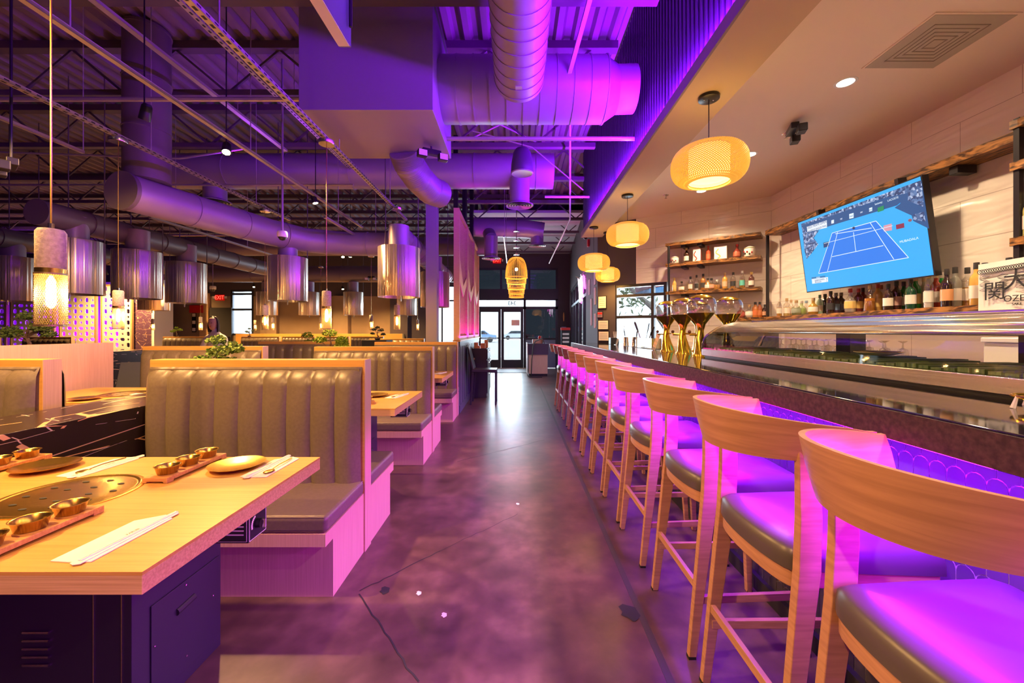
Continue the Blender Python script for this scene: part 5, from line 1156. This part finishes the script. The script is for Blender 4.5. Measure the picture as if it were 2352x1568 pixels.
for a in (((-2.5,3.50,2.84),'bright track spotlight left of the plenum, glaring towards the camera',W*2.0,(.3,-.5,-1)),((-2.75,3.0,2.86),'track spotlight turned sideways beside the bright one',W*1.6,(-.4,.2,-1)),((-6.3,8.8,2.88),'distant spotlight above the left hoods',W*5,(0,0,-1)),((-8.1,12.2,2.88),'distant spotlight above the rear window',W*4,(0,0,-1)),((-3.55,8.7,2.88),'distant spotlight pair member, right of the centre hood',W*5,(0,0,-1)),((-3.75,8.8,2.90),'distant spotlight pair member, left twin right of the centre hood',0),
    ((-6.2,12.4,2.9),'distant spotlight above the rear centre booths',W*4,(0,0,-1)),((-5.5,12.9,2.62),'low distant spotlight at the rear centre',0),((-9.0,8.9,2.9),'spotlight beside the left pendant',W*4,(0,0,-1)),((-11.6,11.5,2.9),'distant spotlight over the lattice',W*5,(-.2,.6,-1)),((-4.4,12.6,2.9),'distant spotlight nearest the column',W*3,(0,0,-1)),((-8.4,13.0,2.7),'small distant spotlight near the rear window',0),
    ((-2.42,1.2,2.84),'track spotlight above the nearest table, out of view',W*2.2,(.25,.1,-1)),((-2.42,4.9,2.84),'track spotlight above the second booth',W*1.6,(.3,0,-1)),((-3.4,2.0,2.84),'track spotlight above the second column, out of view',W*1.8,(-.2,.3,-1)),((-1.0,-.6,2.9),'track spotlight behind the camera',W*1.6,(.1,.5,-1))):
    spot(*a[0],a[1],*(a[2:] if len(a)>2 else (0,)))
# emergency lights, cameras
def twin(x,y,z,lab,rz=0,rod=0,m='black'):
    t=thing('emergency_light',lab,'emergency light',(x,y,z),rz,'twin-head emergency lights'); MB().box(-.09,.09,-.03,.03,0,.05).build('housing',M[m],t,bevel=.006)
    for s in (-1,1):
        k=MB().box(s*.10-.045,s*.10+.045,-.075,-.01,-.055,.01).build('lamp_head',M[m],t,bevel=.008); MB().box(s*.10-.038,s*.10+.038,-.078,-.075,-.048,.004).build('lens',M['white'],k)
    if rod: MB().tube([(0,0,.05),(0,0,rod)],.006,6).build('hanging_rod',M['black'],t)
    return t
twin(-.80,3.85,2.97,'twin-head emergency light hanging under the plenum corner',.5)
pipe([(-.80,3.85,3.02),(-.80,3.7,4.2)],.008,'dark cable dropping past the plenum to the emergency light','black','cable')
twin(-3.55,2.85,2.45,'pale emergency light at the left edge under the roof',-.6); pipe([(-3.55,2.85,2.5),(-3.55,2.85,DECK)],.008,'rod holding the emergency light at the left edge','black','cable')
twin(-3.7,10.4,2.65,'distant emergency light right of the centre hood',0,1.69); twin(-2.4,9.8,2.55,'distant emergency light left of the third table hood',0,1.79)
k=twin(2.36,3.45,2.99,'black twin-head fixture under the cream bar ceiling',1.2)
def dome(x,y,z,lab,s=1,rod=0):
    t=thing('dome_camera',lab,'security camera',(x,y,z),0,'dome cameras'); MB().lathe([(.055*s,0),(.06*s,.01*s),(.06*s,.06*s),(.05*s,.075*s),(.001,.076*s)],n=22,caps=False).build('camera_body',M['white'],t,smooth=True); MB().lathe([(.001,-.042*s),(.03*s,-.032*s),(.045*s,-.01*s),(.047*s,.0)],n=22,caps=False).build('dome',M['black'],t,smooth=True)
    if rod: MB().tube([(0,0,.05),(0,0,rod)],.01,6).build('pole',M['duct'],t)
    return t
dome(-2.62,4.55,2.35,'white dome camera hanging before the centre hood',.9); pipe([(-2.62,4.55,2.41),(-2.62,4.55,DECK)],.012,'short pole holding the dome camera','duct','pole')
dome(-7.7,10.3,2.35,'white dome camera near the rear exit sign',1.2,1.99); dome(1.38,8.0,3.15,'small dome camera on the wall above the neon sign',1.0)
# ------------------------------------------------------------- bar lamps
rat=mat('woven_bamboo',(.62,.36,.08),.6,emit=(.95,.47,.05),es=.62)
shade_in=mat('paper_drum',(1,.9,.6),.8,emit=(1,.62,.20),es=1.7)
lan0=None
for i,(y,l) in enumerate(((2.68,'woven bamboo lantern nearest the camera, the largest'),(4.63,'second woven bamboo lantern over the bar'),(6.05,'third woven bamboo lantern over the bar, in front of its neighbour'),(6.37,'farthest woven bamboo lantern, partly hidden by the third'))):
    x=(1.28,1.28,1.17,1.45)[i]
    if lan0 is None:
        lan0=t=thing('bamboo_lantern',l,'pendant lamp',(x,y,2.85),0,'woven bamboo lanterns over the bar')
        R=.235; zc=-.455; 
        def prf(v):   # v 0 bottom..1 top
            q=2*v-1; return (.132+.103*max(0,1-abs(q)**2.3)**.5, zc+.118*q)
        b=MB(); n=84
        for s in (1,-1):
            for k in range(n):
                pts=[]
                for j in range(13):
                    v=j/12; r,z=prf(v); a=2*PI*k/n+s*v*1.35; rr=r+.0015*s; pts.append((rr*math.cos(a),rr*math.sin(a),z))
                b.tube(pts,.0030,3,False)
        b.build('woven_shade',rat,t)
        for v in (0,1):
            hoopb=MB(); r,z=prf(v); hoopb.lathe([(r+.005,z-.004),(r+.005,z+.006),(r-.004,z+.006),(r-.004,z-.004),(r+.005,z-.004)],n=40,caps=False)
            hoopb.build('rim_hoop',rat,t,smooth=True)
        MB().lathe([(.125,zc-.105),(.125,zc+.105)],n=36,caps=False).build('inner_drum',shade_in,t,smooth=True)
        MB().lathe([(.001,zc-.085),(.120,zc-.085)],n=36,caps=False).build('diffuser',mat('warm_diffuser',(1,1,1),.5,emit=(1,.78,.24),es=2.0),t,smooth=True)
        MB().tube([(0,0,zc+.11),(0,0,-.02)],.003,6).build('cord',M['black'],t)
        cn=MB().lathe([(.063,-.022),(.066,-.02),(.066,-.001)],n=30).build('canopy',M['black'],t,smooth=True); MB().sphere((.03,0,-.024),.005,4,.6).build('screw',M['steel'],cn)
        MB().sphere((-.03,0,-.024),.005,4,.6).build('screw',M['steel'],cn)
    else:
        t=dup(lan0,(x,y,2.85),l); dz=(0,0,-.08,-.26)[i]
        for ch in [o for o in COL.objects if o.parent==t]:
            if ch.name.startswith('cord'): ch.scale=(1,1,1-dz/.325)
            elif not ch.name.startswith('canopy'):
                ch.location.z+=dz
                if i==3: ch.scale=(.8,.8,.9)
    lamp('AREA','lantern_light',(x,y,2.85-.555+(0,0,-.08,-.24)[i]),9,(1,.50,.10),size=.15)
# downlights, grille, sprinklers in the cream ceiling
for i,y in enumerate((-.9,.45,1.68,2.87,4.04,5.10)):
    t=thing('downlight',('recessed downlight behind the camera','recessed downlight above the camera','recessed downlight just out of view','recessed downlight beside the ceiling grille','recessed downlight beside the nearest lantern','recessed downlight farthest from the camera')[i],'downlight',(2.34,y,3.06),0,'recessed downlights')
    MB().lathe([(.052,-.003),(.068,-.003),(.070,.0)],n=30,caps=False).build('trim_ring',M['white'],t,smooth=True); MB().lathe([(.001,-.0015),(.052,-.0025)],n=24,caps=False).build('lens',M['down'],t)
    lamp('SPOT','downlight_beam',(2.34,y,3.05),215,WARM2,(0,0,0),.05,spot=2.5,blend=.8)
t=thing('ceiling_grille','square perforated air grille in the cream ceiling','air grille',(2.56,2.475,3.06))
gmm=mat('grille_grey',(.42,.36,.28),.6); MB().box(-.24,.24,-.24,.24,-.006,0).build('grille_frame',M['ceil'],t); MB().box(-.228,.228,-.228,.228,-.008,-.006).build('perforated_plate',gmm,t)
b=MB()
for k in range(5): s=.16-.03*k; b.box(-s,s,s-.006,s,-.010,-.008); b.box(-s,s,-s,-s+.006,-.010,-.008); b.box(-s,-s+.006,-s,s,-.010,-.008); b.box(s-.006,s,-s,s,-.010,-.008)
b.build('inner_vanes',mat('grille_dark',(.28,.23,.17),.7),t)
for x,y,z,l in ((2.42,3.62,3.06,'sprinkler head next to the black twin fixture'),(1.95,5.25,3.06,'small sprinkler head near the far corner of the cream ceiling')):
    t=thing('sprinkler',l,'sprinkler',(x,y,z)); MB().lathe([(.035,-.001),(.03,-.008),(.001,-.008)],n=16,caps=False).build('escutcheon',M['steel'],t); MB().tube([(0,0,-.005),(0,0,-.04)],.007,6).build('nozzle',M['steel'],t); MB().lathe([(.016,-.041),(.016,-.043)],n=10).build('deflector',M['steel'],t)
# ------------------------------------------------------------- rattan chandelier
t=thing('rattan_chandelier','tiered rattan chandelier hanging before the entrance','chandelier',(.02,8.7,0))
rt=mat('rattan',(.50,.24,.04),.6,emit=(.9,.36,.03),es=.9)
def tier(r0,r1,z0,z1,dome=False,n=40):
    b=MB()
    for k in range(n):
        a=2*PI*k/n
        if dome: pts=[(r0*math.cos(a)*math.cos(j/8*PI/2)**.55 if j<8 else 0,r0*math.sin(a)*math.cos(j/8*PI/2)**.55 if j<8 else 0,z0+(z1-z0)*math.sin(j/8*PI/2)**1.0) for j in range(9)]
        else: pts=[(r0*math.cos(a),r0*math.sin(a),z0),(r1*math.cos(a),r1*math.sin(a),z1)]
        b.tube(pts,.004,4,False)
    return b
for (r0,r1,z0,z1,dm) in ((.235,0,2.44,2.88,True),(.205,.215,2.32,2.46,False),(.185,.195,2.20,2.33,False),(.165,.175,2.10,2.21,False),(.155,.155,2.02,2.11,False)):
    k=tier(r0,r1,z0,z1,dm).build('rattan_tier',rt,t); MB().lathe([(r0+.006,z0-.008),(r0+.006,z0+.010),(r0-.004,z0+.01),(r0-.004,z0-.008),(r0+.006,z0-.008)],n=40,caps=False).build('hoop',rt,k,smooth=True)
MB().sphere((0,0,2.62),.035,8).build('bulb',M['bulb'],t,smooth=True)
MB().tube([(0,0,2.88),(0,0,4.34)],.008,8).build('stem',M['chrome'],t)
for z in (2.92,3.07,3.22,3.42): MB().lathe([(.001,z),(.06,z+.006),(.065,z+.014),(.03,z+.03),(.012,z+.05)],n=24,caps=False).build('chrome_disc',M['chrome'],t,smooth=True)
lamp('POINT','chandelier_light',(.02,8.7,2.3),22,WARM,size=.08)
# ------------------------------------------------------------- host stand, cabinet, notices
hx,hy=.66,11.9
t=thing('host_stand','host stand with dark upper band and pale wood body near the entrance','host stand',(hx,hy,0))
MB().box(-.27,.25,-.28,.45,0,.07).build('toe_kick',M['black'],t); MB().box(-.28,.26,-.30,.5,.07,.62).build('wood_body',M['panel'],t); MB().box(-.28,.26,-.28,.5,.07,.16).build('lower_band',M['oak_edge'],t)
MB().box(-.31,.28,-.34,.52,.62,.93).build('upper_band',mat('plum_laminate',(.06,.04,.08),.4),t); MB().box(-.33,-.31,-.34,.52,.05,.95).build('side_panel',M['white'],t)
tag(MB().box(-.16,.13,-.1,.12,.931,1.05).build('wooden_tray',M['panel'],loc=(hx,hy,0)),'small wooden box on top of the host stand','box')
tag(MB().sphere((0,0,0),.05,6,1.2).build('red_flower',M['red'],loc=(hx+.05,hy,1.10)),'red and white ornament in the box on the host stand','ornament')
tag(MB().beam((.13,-.12,.93),(.05,-.1,1.16),.16,.012,(1,0,0)).build('tablet',M['black'],loc=(hx+.05,hy-.05,0)),'tablet on its stand on the host stand','tablet')
t=thing('kiosk_arm','curved metal arm rising from a floor plate in front of the host stand','stand',(.44,11.35,0)); MB().box(-.06,.3,-.08,.08,0,.02).build('floor_plate',M['black'],t); MB().tube([(.0,0,.02),(.02,0,.5),(.06,0,.9),(.12,.05,1.0),(.24,.15,1.05),(.30,.2,1.08)],.014,8).build('curved_tube',M['black'],t,smooth=True)
t=thing('service_cabinet','black service cabinet against the partition with boxes on top','cabinet',(-.56,7.87,0))
MB().box(-.31,0,0,.95,0,.955).build('carcass',M['cab'],t,bevel=.003)
for j,(z0,z1) in enumerate(((.08,.50),(.52,.72),(.74,.93))):
    for i in range(2): k=MB().box(0,.018,.02+i*.47,.46+i*.47,z0,z1).build('drawer' if j else 'door',M['cab'],t,bevel=.002); MB().tube([(.03,.16+i*.47,z1-.05),(.03,.32+i*.47,z1-.05)],.008,6).build('handle',M['chrome'],k)
for i,(x,y,w_1,hh,l) in enumerate(((-.75,8.0,.10,.05,'wide brown box on the left of the service cabinet'),(-.78,8.05,.08,.11,'white and brown box stack at the back of the service cabinet'),(-.64,8.0,.09,.10,'brown paper box on the middle of the service cabinet'),(-.60,8.35,.07,.16,'tall brown bag at the right of the service cabinet'))):
    tag(MB().box(-w_1/2,w_1/2,-.06,.06,0,hh).build('cardboard_box',M['board'],loc=(x,y,.956),bevel=.003),l,'box','boxes on the service cabinet')
tag(MB().box(-.02,.06,-.01,.0,0,.035).build('sign_plate',M['panel'],loc=(-.85,7.865,.74)),'small pinkish label on the side of the service cabinet','label')
def exit_sign(x,y,z,lab,s=1,rz=0):
    t=thing('exit_sign',lab,'exit sign',(x,y,z),rz,'illuminated exit signs'); MB().box(-.15*s,.15*s,-.02,.02,-.10*s,.10*s).build('sign_case',M['exitbg'],t,bevel=.004)
    text('exit_lettering','EXIT',M['exit'],(0,-.023,0),(PI/2,0,0),.19*s,t,.002,sx=.82)
    for q in (-1,1): MB().box(q*.20*s-.03*s,q*.20*s+.03*s,-.04,.02,-.03*s,.05*s).build('side_lamp',M['white'],t,bevel=.004)
exit_sign(-.64,YF-.02,3.73,'red exit sign above the entrance doors',.95); exit_sign(-10.25,YF-.02,2.45,'red exit sign on the rear wall left of the window',1.0); exit_sign(-11.4,12.58,2.26,'red exit sign in front of the plum wall',1.0)
tag(MB().box(-.24,.24,-.06,.06,-.13,.13).build('fire_cabinet',M['red'],loc=(-11.0,YF-.06,2.05),bevel=.01),'red fire equipment box left of the rear exit sign','box')
t=thing('notice_board','tall black notice with three pale labels on the rear wall','notice',(-11.15,YF-.012,0)); MB().box(-.07,.07,-.01,.01,1.25,1.95).build('backing',M['black'],t)
for z in (1.35,1.6,1.85): MB().box(-.055,.055,-.013,-.01,z-.06,z+.05).build('paper_label',M['paper'],t)
# framed certificates on the dark end wall
for i,(p0,p1,l) in enumerate((((1374,680),(1393,709),'upper framed certificate on the dark wall beside the window'),((1374,735),(1398,757),'lower framed certificate on the dark wall beside the window'),((1375,760),(1399,783),'lowest paper notice on the dark wall, above the bar end'),((1372,715),(1385,730),'small dark notice with a red bar between the certificates'))):
    a=on_angle(p0[0],.015); c=on_angle(p1[0],.015); z1=H+(759.5-p0[1])*a.y/F; z0=H+(759.5-p1[1])*a.y/F; wd=(c-a).length; t=thing('framed_certificate',l,'certificate',(a.x,a.y,0),math.atan2(c.y-a.y,c.x-a.x),'papers on the dark wall')
    MB().box(0,wd,-.008,.008,z0,z1).build('picture_frame',M['black'],t); MB().box(.008,wd-.008,-.010,-.008,z0+.01,z1-.01).build('sheet',M['paper'] if i<3 else M['duct'],t)
    b=MB(); 
    for k in range(4): b.box(.025,wd-.025,-.0108,-.010,z0+(z1-z0)*(.25+.16*k),z0+(z1-z0)*(.25+.16*k)+.004)
    b.build('printed_lines',M['ink'],t)
    if i==3: MB().box(.01,wd-.01,-.011,-.010,z1-.05,z1-.02).build('red_bar',M['red'],t)
for i,(y,z0,z1) in enumerate(((7.05,1.75,2.05),(7.05,1.35,1.6),(7.05,2.1,2.35),(7.6,1.4,1.9),(7.9,2.0,2.3))):
    p=C+SD*u_side(y); t=tag(MB().box(-.012,0,-.10,.10,z0,z1).build('framed_photo',M['paper'],loc=(p.x-.001,p.y,0),rot=(0,0,-.069)),'narrow framed paper on the side wall, %s from the top of the bar end'%ORD[i],'picture','papers on the side wall')
# neon sign hanging in the side window
t=thing('neon_sign','glowing white and pink neon script sign in the side window','neon sign',(1.52,8.75,2.27)); nd=math.atan2(SD.y,SD.x)
t.rotation_euler=(0,0,nd)
def neon(pts,m,n='neon_tube'): MB().tube([(p[0],.0,p[1]) for p in pts],.014,8).build(n,M[m],t,smooth=True)
neon([(1.9,.42),(1.6,.02),(1.45,-.25),(1.35,.35),(1.15,.05),(1.05,.40),(.80,-.05),(.62,-.18)],'neon'); neon([(1.75,.40),(1.50,-.2)],'neon'); neon([(1.2,.3),(.9,-.25)],'neon')
neon([(1.05,-.30),(.7,-.10),(.55,.15),(.75,.28),(.5,.3),(.35,.05),(.15,-.05),(.30,.25)],'neonp'); MB().tube([(1.6,0,.4),(1.6,0,.68)],.004,6).build('hanging_wire',M['strut'],t); MB().tube([(.7,0,.3),(.7,0,.62)],.004,6).build('hanging_wire',M['strut'],t)
lamp('POINT','neon_light',(1.38,9.3,2.35),12,(1,.10,.75),size=.03)
tag(MB().box(-.04,.0,-.05,.05,-.07,.07).build('fire_alarm',M['red'],loc=(1.45,7.95,3.02),bevel=.006),'red fire alarm strobe high on the side wall','fire alarm')
t=thing('magazine_rack','dark rack with red header and leaflets beside the entrance','rack',(1.55,12.6,0)); MB().box(-.13,.13,-.12,.12,0,1.32).build('rack_body',M['black'],t); MB().box(-.14,.14,-.125,.10,1.32,1.40).build('header',M['red'],t)
for z in (1.2,1.08,.96,.8): MB().box(-.10,.10,-.13,-.12,z-.03,z+.03).build('leaflets',M['paper'],t)
tag(MB().box(-.08,.08,-.005,.005,-.08,.08).build('restroom_sign',mat('sign_blue',(.2,.3,.55),.5),loc=(1.66,13.9,1.36)),'small blue and white pictogram sign on the wall by the rack','sign')
tag(MB().sphere((0,0,0),.09,6,1.8,.35,.3).build('wall_ornament',M['board'],loc=(1.66,13.92,1.78)),'small brown wall ornament beside the entrance','ornament')
tag(MB().box(-.14,.14,-.006,.006,-.10,.10).build('door_notice',M['steel'],loc=(.0,YF-.03,1.58)),'small grey notice stuck on the right entrance door','notice')
tag(MB().box(-1.35,.55,YF-1.5,YF-.3,.0,.012).build('door_mat',M['joist']),'dark rectangular mat inside the entrance','mat')
# ------------------------------------------------------------- outside
def tree(x,y,lab,s=1,seed=3):
    random.seed(seed); t=thing('street_tree',lab,'tree',(x,y,-.06),0,'trees outside'); b=MB()
    b.tube([(0,0,0),(-.1*s,0,.7*s),(-.05*s,0,1.2*s)],.1,10,radii=[.17*s,.13*s,.12*s])
    tips=[]
    for k in range(6):
        a=k*1.05; e=Vector((math.cos(a)*1.1*s,math.sin(a)*.9*s,(2.4+.5*math.sin(k*2))*s)); b.tube([(-.05*s,0,1.15*s),(e.x*.4,e.y*.4,1.7*s),e],.05,8,radii=[.09*s,.06*s,.03*s]); tips.append(e)
    b.build('trunk',noise_mat('pale_bark',(.42,.38,.34),(.62,.58,.52),ns=8,rough=.9),t,smooth=True); b=MB()
    for e in tips:
        for k in range(160):
            c=e+Vector((random.gauss(0,.35),random.gauss(0,.35),random.gauss(.15,.3)))*s; d=Vector((random.uniform(-1,1),random.uniform(-1,1),random.uniform(-1,1))).normalized()*.09*s; f=d.orthogonal().normalized()*.04*s; b.face([c-d,c+f,c+d,c-f])
    b.build('foliage',mat('grey_green_leaf',(.30,.36,.20),.8),t)
dd=on_angle(1475); dv=Vector((dd.x,dd.y)).normalized()
q=dd+dv*4.0; tree(q.x+.75,q.y,'pale branching tree outside the bar corner window',1.15)
t=thing('awning','blue and red striped awning outside the bar corner window','awning',(0,0,0)); q=dd+dv*1.6+Vector((.75,0))
for i,c in enumerate(((.10,.30,.65),(.55,.12,.15),(.25,.5,.8),(.75,.78,.85))):
    MB().beam((q.x-.75,q.y,2.02+.11*i),(q.x+.9,q.y,2.30+.11*i),.9,.10).build('stripe',gm(c,.6),t)
def car(x,y,c,lab,rz=0):
    t=thing('parked_car',lab,'car',(x,y,-.06),rz,'cars parked outside'); b=MB(); b.prism([(-2.1,.35),(-2.15,.75),(-1.5,.92),(-.9,1.38),(.7,1.40),(1.35,.95),(2.1,.85),(2.15,.35)],'y',-.85,.85); b.build('car_body',mat('car_paint',c,.3),t,bevel=.06,seg=3)
    for sx in (-1.35,1.35):
        for sy in (-.8,.8): MB().tube([(sx,sy-.1,.33),(sx,sy+.1,.33)],.33,20).build('wheel',M['rubber'],t,smooth=True)
    b=MB(); b.prism([(-1.3,.95),(-.85,1.33),(.65,1.34),(1.15,.96)],'y',-.86,.86); b.build('windows',M['tint'],t)
car(-4.4,48,(.25,.42,.75),'blue car parked far outside the column window',.1); car(.2,62,(.55,.62,.72),'grey car parked far outside the right door'); car(-11,30,(.6,.6,.62),'pale car outside the rear window')
lamp('AREA','daylight_door',(-.2,YF+.9,1.6),420,DAY,(math.radians(-90),0,0),2.6,2.6)
lamp('AREA','daylight_column_window',(-2.3,YF+.9,1.7),80,DAY,(math.radians(-90),0,0),1.4,2.2)
lamp('AREA','daylight_rear_window',(-9.5,YF+.8,1.9),70,DAY,(math.radians(-90),0,0),.9,1.6)
q=dd+dv*.5; lamp('AREA','daylight_bar_window',(q.x,q.y,1.6),60,DAY,(math.radians(-90),0,math.radians(-14)),1.0,.9)
